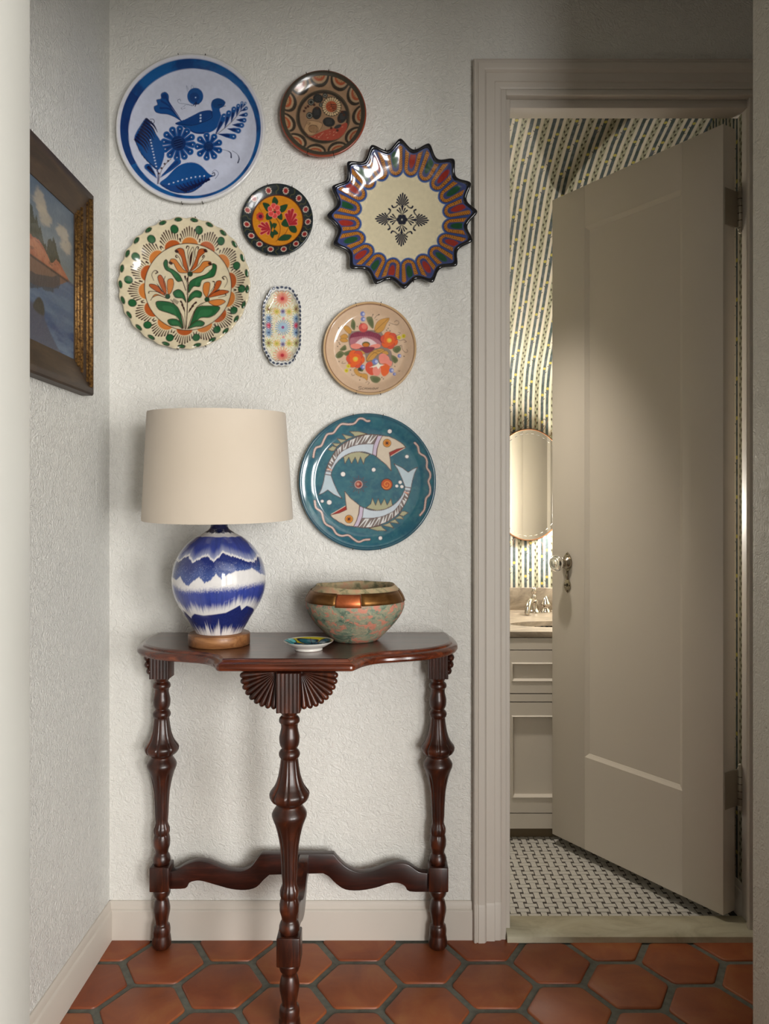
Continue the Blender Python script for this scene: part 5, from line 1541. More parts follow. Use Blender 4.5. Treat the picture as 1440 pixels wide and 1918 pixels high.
# ---- E: tulip plate with green dots
def pie(th): return 1 + 0.008*np.cos(26*th + 0.6)
def art_tulip(p):
    BR, O1, O2, GN, GD = (58, 28, 22), (178, 86, 36), (202, 122, 56), (34, 92, 52), (20, 46, 34)
    C0 = (745, 745)
    pet = ((575,305),(765,275),(955,325),(1120,480),(1205,680),(1185,880),(1075,1045),(920,1160),(710,1200),(510,1125),(355,985),(270,790),(290,590),(405,430))
    for i, (x, y) in enumerate(pet):
        a = math.atan2(y-C0[1], x-C0[0])
        bxp, byp = C0[0]+430*math.cos(a), C0[1]+430*math.sin(a)
        for k in range(-5, 6):
            u = k/5.0; b = a + u*1.5
            r0_, r1_ = 74, 92 + 58*(1-abs(u))**0.8
            sx_, sy_ = bxp + 92*u*-math.sin(a), byp + 92*u*math.cos(a)
            hgt = 70*math.sqrt(max(0.0, 1-u*u*0.9))
            s0x, s0y = sx_ + hgt*math.cos(a), sy_ + hgt*math.sin(a)
            e_ = 26 + 62*(1-abs(u))**0.7
            p.drop(s0x, s0y, s0x + e_*math.cos(a + u*0.5), s0y + e_*math.sin(a + u*0.5), 15, BR, 7)
        t_ = -(p.p[:,0]-bxp)*math.sin(a) + (p.p[:,1]-byp)*math.cos(a); r_ = (p.p[:,0]-bxp)*math.cos(a) + (p.p[:,1]-byp)*math.sin(a)
        e1 = np.hypot(t_/88, r_/72); p.mask((r_ > -30)*np.clip(0.5-(e1-1)*72/5, 0, 1), (216,196,160))
        e2 = np.hypot(t_/80, r_/64); p.mask((r_ > -30)*np.clip(0.5-(e2-1)*64/5, 0, 1), O1 if i % 2 == 0 else O2)
    p.disc(745, 745, 437, (214, 200, 168), outline=BR, ow=8)
    for x, y in ((620,180),(865,190),(1085,300),(1240,545),(1292,778),(1213,992),(1045,1183),(838,1262),(575,1265),(352,1137),(200,917),(162,687),(233,455),(390,280)):
        p.disc(x, y, 37, GN, outline=GD, ow=7)
    for k in range(25):
        a = 2*math.pi*k/25 + 0.1
        p.ell(720+632*math.cos(a), 722+632*math.sin(a), 34, 17, (40,84,48), a+math.pi/2, 1, (22,36,30), 6)
    # stems
    for pts, w in (([(725,1170),(735,1000),(740,800),(745,640)], 9), ([(715,1170),(690,1050),(640,960),(570,870)], 7), ([(740,1170),(780,1050),(840,940),(930,890)], 7), ([(722,1170),(710,1000),(705,960)], 5)):
        p.line(pts, w, BR)
    for t in np.linspace(0.1, 0.9, 9):
        p.line([(590+60*t-10, 868+40*t+14),(590+60*t+8, 868+40*t-12)], 4, BR); p.line([(790+100*t, 1005-110*t),(806+100*t, 1015-110*t)], 4, BR); p.line([(725, 680+150*t),(755, 685+150*t)], 4, BR)
    for x, y in ((672,890),(685,925),(700,955),(825,900),(795,935),(770,965),(715,640),(738,660)):
        p.drop((x+725)/2, y+40, x, y, 20, BR, 4)
    LE = (([(700,1165),(640,1050),(560,1010),(450,970),(425,895),(520,890),(600,915),(660,985)]), ([(760,1165),(790,1050),(840,950),(930,935),(1060,945),(1030,1010),(960,1050),(860,1060)]),
          ([(690,1165),(650,1140),(570,1130),(540,1080),(600,1065),(660,1090)]), ([(745,1165),(800,1100),(860,1080),(910,1105),(890,1140),(820,1145)]),
          ([(725,900),(690,860),(620,850),(595,800),(650,770),(700,810)]), ([(745,900),(760,830),(820,780),(880,800),(870,850),(810,850)]),
          ([(720,780),(690,690),(640,690),(600,640),(570,600),(520,570),(498,510),(520,470),(540,490),(545,545),(600,575),(670,640)]), ([(750,800),(760,700),(830,650),(920,620),(985,560),(990,510),(1030,530),(1025,590),(1000,640),(930,660),(880,680),(860,740),(800,740)]))
    for L_ in LE:
        p.poly(L_, GN, outline=BR, ow=7)
        L_ = np.array(L_, float); m_ = L_.mean(0); p.poly((L_-m_)*0.55+m_, (58,120,74), op=0.45)
    # centre tulip
    def pet_(pts, c): p.poly(pts, c, outline=BR, ow=6)
    pet_([(750,600),(660,600),(620,550),(600,510),(560,500),(575,465),(620,470),(660,520),(700,570)], O2)
    pet_([(775,600),(870,600),(920,550),(975,520),(965,490),(900,490),(860,540),(810,580)], O2)
    pet_([(745,595),(700,540),(680,450),(640,395),(620,375),(660,355),(700,370),(715,430),(735,520)], O1)
    pet_([(770,585),(830,540),(860,450),(930,380),(890,360),(850,375),(830,440),(800,520)], O1)
    pet_([(752,580),(745,480),(765,390),(795,345),(805,420),(795,500),(775,560)], (214,200,168))
    p.poly([(760,540),(760,450),(790,380),(785,460),(772,520)], BR)
    p.disc(765, 615, 25, (30,60,40), outline=BR, ow=5)
    for pts in ([(745,460),(740,390),(755,345),(735,335),(728,355)], [(820,450),(815,390),(830,345),(848,345),(845,362)], [(690,540),(660,460),(630,425),(620,440),(635,450)], [(840,540),(880,480),(910,440),(900,428),(890,448)]): p.line(pts, [5,6,8,12,12], BR)
    for x, y in ((630,388),(570,505),(920,382),(965,512)): p.ell(x, y, 22, 15, BR, 0.5)
    # side tulips
    for bx_, by_, pets in ((540,840,([(530,860),(450,830),(390,850),(370,880),(400,830),(440,820)], [(510,830),(430,790),(360,740),(365,715),(430,730),(490,790)], [(520,820),(470,740),(440,650),(470,625),(510,690),(525,760)], [(545,820),(535,720),(545,670),(590,665),(600,720),(580,790)])),
                       (935,870,([(950,895),(1000,930),(1060,930),(1120,895),(1080,870),(1000,875)], [(945,850),(1000,800),(1080,775),(1155,790),(1120,815),(1030,835)], [(945,840),(1000,770),(1030,690),(1080,690),(1050,760),(990,810)], [(930,850),(895,790),(905,710),(960,700),(960,760),(945,820)]))):
        for i, q in enumerate(pets): pet_(q, O2 if i in (0, 3) else O1)
        p.disc(bx_, by_, 24, (30,70,44), outline=BR, ow=5)
    p.poly([(430,710),(450,730),(490,790),(470,780)], BR); p.poly([(1000,805),(1060,765),(1050,785)], BR)
    for pts in ([(400,680),(380,620),(410,580),(440,595),(420,610)], [(470,800),(400,790),(355,790),(350,805)], [(1110,750),(1140,690),(1120,640),(1090,650),(1105,668)], [(1050,850),(1100,840),(1125,830),(1120,815)], [(970,790),(1005,740),(1010,695),(995,690)], [(520,760),(500,690),(515,640)]): p.line(pts, [5,6,8,13,13][:len(pts)] if len(pts) <= 5 else 6, BR)
    p.mottle(8, 30, 0.05)
def crust(RH, TH_): return 0.0022*np.cos(26*TH_ + 0.6)*sstep(0.88, 1.0, RH)
plate('wall_plate', 'cream plate with orange tulips and green dots round a crimped rim', 345, 530.4, 123, (720, 722, 655), art_tulip, rings=104, segs=600, base=(218, 204, 172), side=(206,190,158), outline=pie, wave=crust, h0=0.008, depth=0.026, wellr=0.6,
      hooks=((487,110),(830,85),(655,1360),(930,1345)), gain=1.12, group=None)

# ---- G: rose painted plate
def art_rose(p):
    C0 = (737, 737)
    p.disc(*C0, 632, (198, 164, 122)); p.disc(738, 738, 600, (110, 66, 46)); p.disc(739, 740, 592, (206, 176, 148))
    OR, RD, PK, PL, GN, YB = (222, 92, 34), (206, 74, 50), (226, 134, 118), (122, 40, 66), (106, 108, 70), (196, 142, 66)
    SH = (92, 84, 86)
    p.poly([(450,520),(560,490),(800,480),(900,510),(960,700),(1030,780),(1040,960),(880,1000),(700,920),(660,800),(480,740)], SH, op=0.75)
    # green leaves
    for pts in ([(500,330),(540,380),(530,480),(480,430)], [(690,310),(760,300),(790,380),(780,460),(720,400)], [(330,740),(400,680),(420,740),(360,760)], [(270,820),(330,760),(390,790),(350,850),(290,860)], [(380,790),(480,750),(490,810),(420,830)], [(1050,720),(1130,690),(1160,740),(1110,790),(1060,770)], [(1030,820),(1090,840),(1120,890),(1080,930),(1040,890)], [(740,1110),(820,1100),(885,1140),(840,1195),(770,1180)], [(590,1000),(650,990),(640,1040),(590,1030)]):
        p.poly(pts, GN); q = np.array(pts, float); m_ = q.mean(0); p.poly((q-m_)*0.6+m_+6, (74,86,50), op=0.7)
    # ochre leaves
    for pts in ([(385,430),(440,425),(490,490),(460,530),(400,480)], [(340,560),(400,530),(440,570),(400,600),(350,590)], [(330,600),(400,590),(440,620),(420,640),(360,640)], [(800,480),(830,380),(900,330),(1000,320),(960,400),(920,480),(850,515)], [(690,890),(730,800),(800,750),(900,730),(930,760),(830,820),(780,880)], [(520,1020),(560,1000),(600,1060),(700,1080),(700,1160),(660,1130),(560,1090)], [(590,770),(640,760),(670,800),(630,800)], [(900,780),(960,760),(990,800),(950,815)]):
        p.poly(pts, YB, outline=(120,84,44), ow=4)
    for q in ([(800,500),(880,420),(980,330)], [(700,890),(780,800),(920,740)], [(770,770),(840,800)], [(830,750),(880,770)]): p.line(q, 5, (110,76,40))
    # plum rose
    p.poly([(460,620),(480,540),(560,500),(640,505),(720,490),(800,510),(880,550),(905,620),(880,700),(760,720),(700,790),(620,740),(500,730)], PL)
    p.poly([(470,600),(560,570),(680,560),(800,580),(880,640),(860,690),(520,710)], (170,104,116)); p.poly([(560,640),(660,580),(780,620),(820,690),(540,700)], (222,196,196))
    for k in range(14): p.line([(520+26*k, 520+(k % 3)*10),(540+22*k, 600)], [14, 5], (140,52,78), op=0.8)
    p.poly([(480,680),(560,660),(640,700),(560,735),(490,720)], PK); p.poly([(740,690),(840,665),(885,690),(850,720),(760,725)], PK)
    p.ell(685, 672, 55, 38, (96,88,46)); p.ell(685, 680, 42, 26, (196,112,30)); p.poly([(600,720),(690,705),(800,715),(760,770),(690,790),(640,760)], PL)
    # orange flowers
    def blossom(cx_, cy_, R_, seed):
        for k in range(6):
            a = seed + k*1.047; p.disc(cx_+R_*0.55*math.cos(a), cy_+R_*0.55*math.sin(a), R_*0.52, RD if k % 2 else OR, outline=(150,46,26), ow=3)
        p.disc(cx_, cy_, R_*0.66, OR); p.disc(cx_, cy_, R_*0.3, (226,160,50)); p.disc(cx_+5, cy_-4, R_*0.17, (206,190,80))
    blossom(1000, 618, 112, 0.3); blossom(542, 872, 118, 0.1)
    p.poly([(690,930),(760,910),(780,990),(790,1080),(740,1085),(680,1020)], RD); p.poly([(890,960),(960,930),(1005,970),(990,1060),(930,1105),(890,1060)], OR)
    p.poly([(860,830),(920,795),(990,840),(1010,890),(1040,910),(1020,970),(950,930),(880,930)], PK); p.poly([(780,1000),(840,960),(885,1000),(870,1080),(810,1100),(780,1060)], PK)
    p.poly([(735,985),(820,950),(840,900),(870,945),(935,950),(880,970),(850,1010),(830,975)], (240,226,206), smooth=False)
    p.disc(648, 445, 62, (196,72,66)); p.disc(662, 430, 36, (220,112,96)); 
    for x, y, r_ in ((640,262,32),(645,330,32),(810,905,40),(640,980,32),(1030,1025,32),(1070,1075,22),(1138,828,26)): p.disc(x, y, r_, (110,120,176)); p.disc(x+r_*0.4, y, r_*0.5, (186,188,214))
    p.disc(600, 1010, 26, (50,54,50))
    for x, y in ((445,968),(420,1028),(1133,580),(1195,562)): p.disc(x, y, 27, (206,190,52)); p.disc(x, y, 10, (170,140,40))
    DKB = (76, 56, 48)
    for pts in ([(1000,380),(1060,400),(1110,410),(1130,380),(1100,355),(1070,370)], [(1100,590),(1090,560),(1130,540),(1150,520),(1125,508)], [(1100,600),(1150,620),(1200,610),(1230,640),(1205,645)], [(1165,680),(1180,740),(1215,780),(1250,775),(1240,745)], [(370,905),(360,930),(410,925)], [(490,1070),(500,1095),(530,1085)], [(680,1190),(700,1180),(730,1190),(710,1215)], [(1120,1030),(1135,1040),(1145,1030)], [(760,310),(780,270)], [(800,320),(830,285),(865,270)], [(815,340),(840,335)]):
        p.line(pts, 5, DKB)
    for x, y in ((780,270),(860,270),(320,905),(290,620),(320,650),(300,700),(330,670),(418,378),(370,430),(320,455),(985,455),(1000,410),(965,480),(1010,490),(1150,690),(1200,835),(1075,970),(600,1155),(615,1110),(900,1120),(920,1140),(475,1020),(565,430),(615,390)): p.disc(x, y, 7, (44,36,34))
    # painter's signature
    INK = (56, 44, 40)
    for pts in ([(622,1252),(596,1250),(588,1266),(612,1274),(614,1290),(584,1292)], [(655,1268),(636,1272),(634,1292),(656,1294)], [(676,1262),(672,1290)], [(698,1262),(694,1290)], [(672,1277),(698,1274)], [(710,1290),(716,1268),(728,1286),(740,1266),(746,1288)], [(758,1270),(757,1288)], [(790,1266),(774,1272),(774,1286),(790,1284),(792,1262)], [(804,1268),(806,1284),(822,1284),(826,1266)], [(836,1268),(840,1284),(850,1262)]):
        p.line(pts, 5.5, INK)
plate('wall_plate', 'small cream plate with a bunch of painted roses', 692.4, 652.4, 87.5, (737, 737, 630), art_rose, rings=74, segs=460, base=(206,176,148), side=(196,160,116), lip=0.0022, h0=0.008, depth=0.022, wellr=0.72, Y=2.058,
      hooks=((543,110),(893,110),(546,1365),(885,1360)), gain=1.1, group=None)

# ---- H: fish plate
def art_fish(p):
    TE = (52, 104, 118)
    n_ = fbm(p.p[:,0]/90, p.p[:,1]/70, 12); n2 = fbm(p.p[:,0]/30, p.p[:,1]/30, 14)
    p.mask(sstep(0.35, 0.7, n_)*0.55, (34, 80, 104)); p.mask(sstep(0.45, 0.75, n2)*0.4, (74, 120, 124))
    p.mask(sstep(0.93, 0.97, p.rho)*0.6, (40, 74, 92))
    BR = (86, 52, 46); CR = (206, 190, 170); WHT_ = (216, 214, 212)
    def wav(pts):
        p.line(pts, 24, BR); p.line(pts, 15, (214,186,176))
    wav([(210,460),(222,400),(240,370),(285,350),(315,290),(345,245),(400,230),(440,180),(480,148),(545,150),(600,140),(640,100),(680,98),(715,118),(742,118)])
    wav([(1170,325),(1200,360),(1215,420),(1265,455),(1285,500),(1285,560),(1312,605),(1315,650),(1300,690),(1315,750),(1310,810),(1278,850),(1268,910),(1258,960),(1220,1010)])
    wav([(222,875),(235,940),(285,980),(305,1050),(330,1095),(390,1130),(430,1185),(480,1205),(540,1200),(590,1235),(640,1262),(690,1245),(742,1240)])
    for x, y, r_ in ((933,214,19),(1097,453,16),(490,620,21),(781,578,18),(1033,697,16),(1001,733,14),(1049,739,15),(292,877,14),(359,888,22),(845,1227,17)):
        p.disc(x, y, r_+5, (60,70,90)); p.disc(x, y, r_, (236,228,222))
    # sun and spiral
    for k in range(20):
        a = k*math.pi/10; L = 84 if k % 2 else 66
        p.line([(638+38*math.cos(a), 718+38*math.sin(a)),(638+L*math.cos(a), 718+L*math.sin(a))], 4.5, (100,56,50))
    p.disc(638, 718, 35, (150,70,60), outline=(190,160,150), ow=7); p.disc(632, 714, 14, (196,140,120)); p.disc(652, 730, 7, (60,40,60))
    p.disc(905, 718, 58, (60,50,60)); p.disc(905, 718, 50, (186,80,36)); sp_ = [(905+ (8+5.6*k*0.5)*math.cos(k*0.7), 718+(8+5.6*k*0.5)*math.sin(k*0.7)) for k in range(14)]; p.line(sp_, 6, (226,150,70))
    def fish(Tm):
        def W(pts): return [Tm(x, y) for x, y in pts]
        def O(pts, c, sm=True, ow=6): p.poly(W(pts), c, smooth=sm, outline=BR, ow=ow)
        FN = (168, 164, 132)
        # fins
        for q in ([(720,238),(640,215),(550,214),(590,245),(600,262)], [(590,265),(540,255),(482,240),(510,275),(520,292)], [(525,295),(480,290),(432,282),(460,312),(470,325)], [(470,330),(430,328),(388,325),(412,352),(432,358)], [(430,365),(390,352),(345,385),(380,400),(405,398)]):
            O(q, FN, False, 5)
        O([(495,455),(560,420),(640,405),(745,432),(700,470),(685,525),(655,455),(630,520),(605,458),(570,520),(545,458),(508,520)], FN, False, 5)
        # body
        out = [(850,250),(790,244),(720,244),(650,258),(580,285),(510,320),(450,365),(405,420),(365,490),(335,560),(318,620)]
        mid = [(790,335),(720,332),(650,338),(590,350),(530,375),(470,410),(430,460),(400,515),(372,570),(350,622)]
        inn = [(770,435),(700,410),(620,408),(560,420),(500,450),(450,490),(410,540),(385,590),(375,630)]
        oo, mm, ii = catmull(out, 6), catmull(mid, 6), catmull(inn, 6)
        O(list(map(tuple, oo)) + list(map(tuple, ii[::-1])), (196, 204, 212), False)
        def bandpt(t, f):
            o_ = oo[min(int(t*(len(oo)-1)), len(oo)-1)]; m_ = mm[min(int(t*(len(mm)-1)), len(mm)-1)]
            return tuple(o_*(1-f) + m_*f)
        O([bandpt(t, 0) for t in np.linspace(0.06, 0.94, 30)] + [bandpt(t, 1) for t in np.linspace(0.94, 0.02, 30)], (124, 112, 108), False)
        ts = np.linspace(0.10, 0.90, 9)
        for i, t in enumerate(ts):
            w_ = 0.036
            O([bandpt(t-w_, 0.02), bandpt(t+w_, 0.02), bandpt(t+w_*0.85, 0.98), bandpt(t-w_*0.85, 0.98)], WHT_, False, 4)
            if i % 2 == 0: p.poly(W([bandpt(t-w_*0.55, 0.02), bandpt(t+w_*0.55, 0.02), bandpt(t, 0.8)]), (124,112,108), False, outline=BR, ow=3)
            else: p.poly(W([bandpt(t-w_*0.55, 0.98), bandpt(t+w_*0.55, 0.98), bandpt(t, 0.2)]), (124,112,108), False, outline=BR, ow=3)
        p.line(W([(348,570),(380,582)]), 9, (226,150,120)); p.line(W([(325,590),(378,600)]), 7, BR)
        # tail
        O([(318,622),(375,630),(400,700),(440,790),(480,852),(400,812),(345,770),(300,800),(258,818),(285,760),(305,690)], (186, 200, 208), False)
        # head
        O([(862,255),(930,262),(1000,295),(1060,335),(1085,362),(1000,390),(930,420),(940,500),(948,590),(900,530),(850,490),(808,455),(815,380),(835,310)], CR, False)
        O([(820,255),(865,252),(835,310),(812,380),(805,450),(770,432),(780,350),(800,300)], (196,180,200), False)
        O([(1080,365),(1000,382),(928,415),(940,450),(1000,420)], (150, 40, 36), False, 5)
        p.line(W([(1075,372),(1000,415),(945,448)]), 6, (226,200,180))
        ex, ey = Tm(908, 325)
        p.disc(ex, ey, 40, (70,46,36)); p.disc(ex, ey, 35, (214,142,52)); p.disc(ex, ey, 22, (188,104,36), outline=(120,60,30), ow=3); p.disc(ex, ey, 11, (36,26,24))
    fish(lambda x, y: (x, y))
    fish(lambda x, y: (1462 - 1.0*(x + 42) + 84 - 42 - 8, 1370 - y*1.0 + 2))
plate('wall_plate', 'large teal plate with two circling striped fish', 687.9, 902.6, 128.5, (722, 695, 648), art_fish, rings=108, segs=620, base=(52,104,118), side=(44,84,98), lip=0.001, h0=0.008, depth=0.023, wellr=0.74, Y=2.056,
      hooks=((587,55),(872,60),(585,1330),(848,1335)), gain=1.1, group=None)

# ---- F: oblong dish
def oct_outline(th):
    # super-ellipse with cut corners, unit half height, x half width handled by rx
    c, s = np.abs(np.cos(th)), np.abs(np.sin(th))
    a, b = 0.485, 1.0
    r1 = 1/np.maximum(c/a, 1e-6); r2 = 1/np.maximum(s/b, 1e-6); r3 = 0.70/np.maximum(c*0.873 + s*0.488, 1e-6)
    n_ = 22.0
    r = (r1**-n_ + r2**-n_ + r3**-n_)**(-1/n_)
    return r*(1 + 0.010*np.cos(40*th))
def art_oblong(p):
    p.mottle(3, 60, 0.03)
    cx_, cy_ = 617, 962
    cols = [(214,160,90),(196,190,96),(150,170,110),(214,190,120),(220,150,130)]
    inner = p.rho < 0.86
    for k in range(420):
        a = rng.random()*6.28; r_ = math.sqrt(rng.random())
        x, y = cx_ + 330*r_*math.cos(a), cy_ + 700*r_*math.sin(a)
        if abs(x-cx_) > 320 or (abs(x-cx_)/330*0.55 + abs(y-cy_)/740) > 1.1: continue
        c = cols[rng.integers(5)]; b = rng.random()*3.14
        p.line([(x,y),(x+34*math.cos(b), y+34*math.sin(b))], 9, c, op=0.75)
    def burst(x, y, R_, c1, c2, c3, n_, sx=1.0):
        for k in range(n_):
            a = 2*math.pi*k/n_
            p.line([(x,y),(x+R_*sx*math.cos(a), y+R_*math.sin(a))], [14, 20], c1, op=0.9)
        for k in range(n_):
            a = 2*math.pi*(k+0.5)/n_; p.line([(x,y),(x+R_*0.62*sx*math.cos(a), y+R_*0.62*math.sin(a))], [12, 12], c2, op=0.9)
        p.disc(x, y, R_*0.2, c3)
    for y in (400, 1535): burst(cx_, y, 165, (226,150,120), (214,92,92), (176,50,60), 18, 1.05)
    burst(628, 975, 150, (132,166,196), (170,196,214), (150,80,130), 20)
    for x in (345, 895):
        burst(x, 800, 90, (132,160,186), (110,140,170), (60,80,110), 12, 0.8); burst(x, 1080, 100, (132,160,186), (110,140,170), (50,70,110), 12, 0.8)
        burst(x, 940, 90, (90,110,150), (206,70,90), (186,36,60), 12, 0.8)
        burst(x, 610, 80, (176,166,90), (150,120,96), (110,66,60), 10, 0.8); burst(x, 1290, 80, (176,176,96), (150,130,96), (120,80,66), 10, 0.8)
    for y in (720, 1240):
        p.ell(632, y, 56, 40, (190,206,212)); burst(505, y + (60 if y > 900 else -60), 70, (226,180,96), (190,190,90), (170,150,70), 10); burst(752, y + (60 if y > 900 else -60), 70, (226,180,96), (176,190,90), (170,150,70), 10)
        burst(628, y + (75 if y > 900 else -65), 46, (150,140,170), (110,100,140), (70,60,100), 9); p.disc(640, y+(-70 if y > 900 else 80), 26, (222,150,150))
    edge = p.rho > 0.905
    p.mask(sstep(0.875, 0.90, p.rho), (222,222,220))
    p.mask(np.clip(0.5 - (np.abs(p.rho - 0.875)*360 - 3)/6, 0, 1)*0.7, (90,90,100))
    n_ = 44
    for k in range(n_):
        a = 2*math.pi*k/n_
        # even spacing along the outline
        pass
    aa_ = np.linspace(0, 2*math.pi, 1440, endpoint=False); r_ = oct_outline(aa_)*0.953
    xs, ys = cx_ + 797*r_*np.cos(aa_), cy_ - 797*r_*np.sin(aa_)
    sl = np.concatenate([[0], np.cumsum(np.hypot(np.diff(xs), np.diff(ys)))])
    for k in range(46):
        t = (k+0.5)/46*sl[-1]; x = np.interp(t, sl, xs); y = np.interp(t, sl, ys)
        x2 = np.interp(t+8, sl, xs); y2 = np.interp(t+8, sl, ys)
        p.ell(x, y, 30, 19, (62,72,96), math.atan2(y2-y, x2-x), 1, (34,40,60), 5)
plate('oblong_dish', 'narrow oblong dish with multicoloured flowers and a blue dotted rim', 527.7, 610.3, 74.8, (617, 962, 797), art_oblong, rings=80, segs=420, base=(226, 220, 196), core=False, side=(214,212,206), outline=oct_outline, h0=0.007, depth=0.020, wellr=0.7,
      hooks=((335,345),(905,380),(345,1570),(870,1590)), gain=1.08, group=None, cat='dish', Y=2.06)

# ---- small saucer on the table
sx0, sy0, SR = (578 - X0)/FPX*1.812, 1.812, 0.0578
sau = thing('saucer', (sx0, sy0, TZ1), 'small footed saucer painted yellow and blue on the console table', 'dish')
prof = [(0.0,0.0015),(0.028,0.0015),(0.030,0.0),(0.032,0.0),(0.0325,0.003),(0.031,0.005),(0.040,0.009),(0.052,0.0165),(0.0575,0.0205),(0.0580,0.0214)]
Va, Fa = lathe_data(prof, 96)
mesh_obj('foot', Va + np.array([sx0, sy0, TZ1 + 0.0003]), Fa, MAT['porcelain'], sau, smooth=True)
fr = [(0.0005,0.0085)] + [(0.0578*t, 0.0085 + 0.0128*sstep(0.45, 1.0, t)) for t in np.linspace(0.02, 1.0, 46)]
Vb, Fb = lathe_data(fr, 160)
p = Paint(Vb[:, :2]/SR*100, (206, 190, 60), aa=2.2)
p.disc(0, 0, 100, (214,214,200)); p.disc(0, 0, 93, (190, 176, 44))
for x, y, rx_, ry_, an, c in ((-70,10,34,26,0.3,(70,176,186)),(-55,-30,30,18,0.9,(40,150,170)),(-74,40,20,16,0,(110,200,200)),(-18,-8,30,26,0.2,(24,34,92)),(-40,30,20,12,0.5,(30,90,130)),(18,36,40,22,-0.3,(30,96,120)),(58,30,26,34,0.3,(24,84,104)),(44,-30,44,20,0.4,(30,40,90)),(0,-60,40,18,0.2,(150,160,40)),(70,-10,16,30,0,(40,110,90)),(-10,64,40,14,0,(40,100,110)),(20,-6,20,10,0.4,(60,80,40))):
    p.ell(x, y, rx_, ry_, c, an, 1, (26,30,60), 4)
p.line([(-90,-10),(-40,0),(0,10),(50,0),(90,10)], 4, (26,30,60)); p.line([(-20,-80),(-10,-20),(10,30),(0,80)], 4, (26,30,60))
mesh_obj('painted_well', Vb + np.array([sx0, sy0, TZ1 + 0.0004]), Fb, MAT['glaze'], sau, smooth=True, colors=p.c)

# ------------------------------------------------------------------ framed painting on the left wall
PX = LEFT_X
pz0, pz1, py1, py0 = 1.417, 1.902, 1.886, 1.255
pic = thing('framed_painting', (PX, (py0+py1)/2, pz0), 'gilt and brown framed oil painting of a rocky lake shore', 'painting')
FW = 0.074
def bar(a, b, inw, name, gold):
    """mitred bar from corner a to corner b (y,z); inw = unit inward direction (y,z)"""
    sec = [(0.0, 0.0), (0.0, 0.026), (0.004, 0.030), (0.012, 0.031), (0.020, 0.028), (0.036, 0.022), (0.050, 0.018), (0.062, 0.015), (FW, 0.012), (FW, 0.0)]
    ln = Vector((b[0]-a[0], b[1]-a[1])).normalized()
    r0 = [(PX + h + 0.0008, a[0] + inw[0]*d + ln[0]*d, a[1] + inw[1]*d + ln[1]*d) for d, h in sec]
    r1 = [(PX + h + 0.0008, b[0] + inw[0]*d - ln[0]*d, b[1] + inw[1]*d - ln[1]*d) for d, h in sec]
    o = sweep_rings(name, [r0, r1], MAT['frame_brown'], pic, autosmooth=math.radians(35))
    if gold:
        for d0_, hh, rad in ((0.018, 0.0285, 0.0065), (0.029, 0.0245, 0.0035), (0.048, 0.0185, 0.0045), (0.060, 0.0155, 0.0055), (0.069, 0.0135, 0.003)):
            q0 = (PX + hh, a[0] + inw[0]*d0_ + ln[0]*d0_, a[1] + inw[1]*d0_ + ln[1]*d0_); q1 = (PX + hh, b[0] + inw[0]*d0_ - ln[0]*d0_, b[1] + inw[1]*d0_ - ln[1]*d0_)
            tube('gilt_bead', [q0, tuple((np.array(q0)+np.array(q1))/2), q1], rad, MAT['gilt'], o, seg=10)
    return o
bar((py1, pz0), (py1, pz1), (-1, 0), 'frame_side', True)
bar((py0, pz1), (py0, pz0), (1, 0), 'frame_side', True)
bar((py1, pz1), (py0, pz1), (0, -1), 'frame_side', False)
bar((py0, pz0), (py1, pz0), (0, 1), 'frame_side', False)
ny, nz = 190, 170
yy = np.linspace(py0 + FW - 0.002, py1 - FW + 0.002, ny); zz = np.linspace(pz0 + FW - 0.002, pz1 - FW + 0.002, nz)
YY, ZZ = np.meshgrid(yy, zz, indexing='ij')
V = np.stack([np.full(YY.size, PX + 0.0105), YY.ravel(), ZZ.ravel()], -1)
i = np.arange(ny-1)[:, None]*nz; j = np.arange(nz-1)[None]
F = np.stack([i+j, i+nz+j, i+nz+j+1, i+j+1], -1).reshape(-1, 4)
# drawing units: u 0..100 from the near (hidden) end to the far right end, v 0..100 from top
uu = (YY.ravel() - yy[0])/(yy[-1]-yy[0])*100; vv = (zz[-1] - ZZ.ravel())/(zz[-1]-zz[0])*100
p = Paint(np.stack([uu, vv], -1), (92, 108, 124), aa=1.0, gain=0.85)
n1 = fbm(uu/12, vv/7, 3); n2 = fbm(uu/30, vv/4, 6); n3 = fbm(uu/5, vv/2.0, 9)
p.mask(sstep(0, 60, vv)*0.7, (134, 140, 132))
p.mask(sstep(0.5, 0.75, n1)*(vv < 40)*0.5, (120, 134, 144))
for cx_, cy_, a_, b_ in ((64,12,6,7),(67,19,6,7),(88,20,6,6),(92,28,6,6),(44,16,10,8),(25,22,12,9)):
    d_ = np.hypot((uu-cx_)/a_, (vv-cy_)/b_) + 1.6*(n1-0.5) + 0.8*(n3-0.5); p.mask((1 - sstep(0.5, 1.1, d_))*0.75, (186, 172, 150))
wl = 49.0
trees = [(0, 20), (10, 14), (20, 18), (30, 14), (38, 20), (44, 16), (50, 18), (56, 21), (62, 27), (67, 34), (70, 38), (71, 31), (75, 28), (80, 31), (84, 38), (86, 46), (0, 49)]
xs = np.array([t_[0] for t_ in trees[:-1]]); ys = np.array([t_[1] for t_ in trees[:-1]])
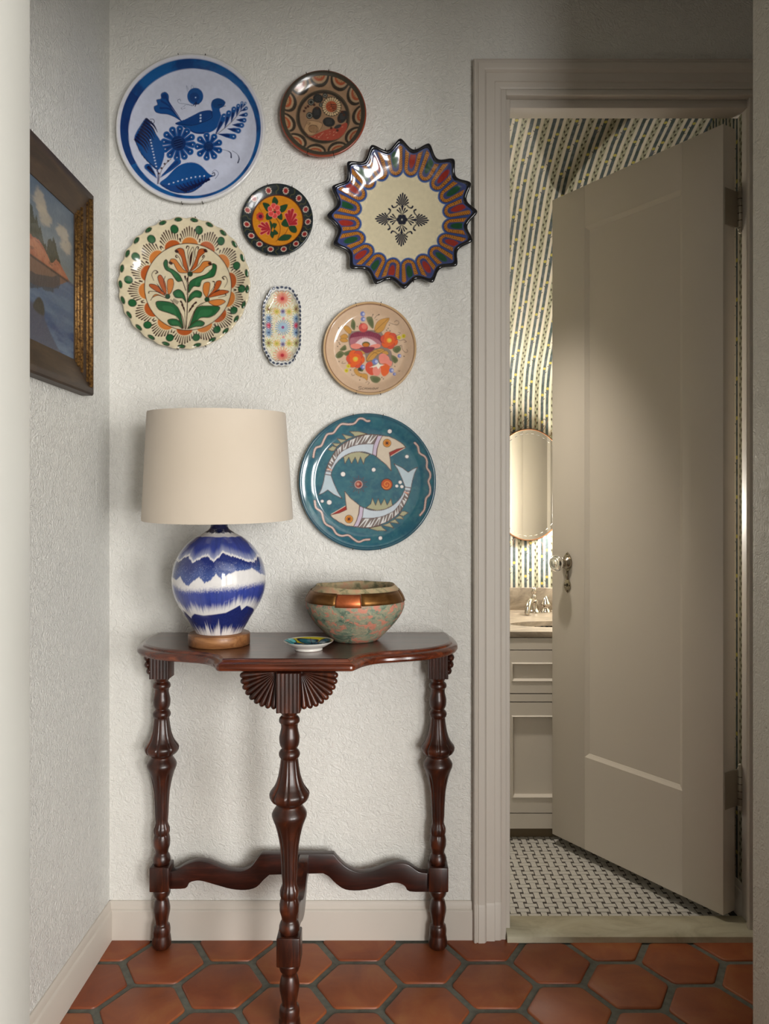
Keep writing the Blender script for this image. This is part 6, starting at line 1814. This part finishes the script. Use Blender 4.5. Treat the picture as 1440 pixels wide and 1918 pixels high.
tt = np.interp(uu, xs, ys, right=200) + 5*(vnoise(uu/1.3, uu*0, 4)-0.5)
p.mask((vv > tt)*(vv < wl)*(uu < 86)*1.0, (48, 54, 38)); p.mask((vv > tt)*(vv < wl)*(uu < 86)*sstep(0.5, 0.7, n3)*0.5, (70, 66, 44))
rock = np.interp(uu, [0, 20, 35, 45, 56, 62, 68, 74, 76, 80, 84, 90, 96], [34, 33, 34, 33, 37, 36, 39, 45, 44, 40, 41, 45, wl], right=200)
rk = (vv > rock)*(vv < wl)
p.mask(rk*1.0, (164, 96, 70)); p.mask(rk*sstep(0.45, 0.65, n1), (186, 124, 92)); p.mask(rk*sstep(0.58, 0.7, n3)*0.7, (110, 68, 56)); p.mask(rk*(uu < 38)*0.5, (170, 140, 70))
p.mask((vv >= wl)*1.0, (84, 104, 132)); p.mask((vv >= wl)*sstep(0.4, 0.65, n2)*0.7, (104, 124, 146)); p.mask((vv >= wl)*sstep(0.45, 0.7, fbm(uu/14, vv/5, 15))*sstep(60, 95, vv), (44, 66, 112))
refl = np.interp(uu, [0, 40, 60, 76, 93], [68, 67, 65, 60, wl], right=0)
p.mask((vv >= wl)*(vv < refl)*0.85, (128, 92, 62)); p.mask((vv >= wl)*(vv > refl-7)*(vv < refl+2+6*(n3-0.5))*(uu < 84)*0.8, (58, 62, 70))
p.line([(0, wl),(96, wl)], 1.4, (60, 50, 48)); p.line([(94, wl+.5),(100, wl+.5)], 1.6, (84, 92, 116))
p.poly([(0,100),(0,74),(40,74),(56,77),(61,73),(66,75),(68,83),(74,90),(82,97),(86,100)], (74, 78, 98), smooth=False); p.poly([(57,80),(59,74),(63,71),(67,74),(67,81)], (58,56,52))
p.mask((vv > 72)*sstep(0.55, 0.75, n1)*(uu < 60)*0.3, (60, 62, 80))
mesh_obj('canvas', V, F, MAT['canvas'], pic, smooth=True, colors=np.clip(p.c, 0.004, 0.9))
box('backing_board', PX + 0.001, PX + 0.0095, py0 + 0.05, py1 - 0.05, pz0 + 0.05, pz1 - 0.05, MAT['frame_brown'], pic)
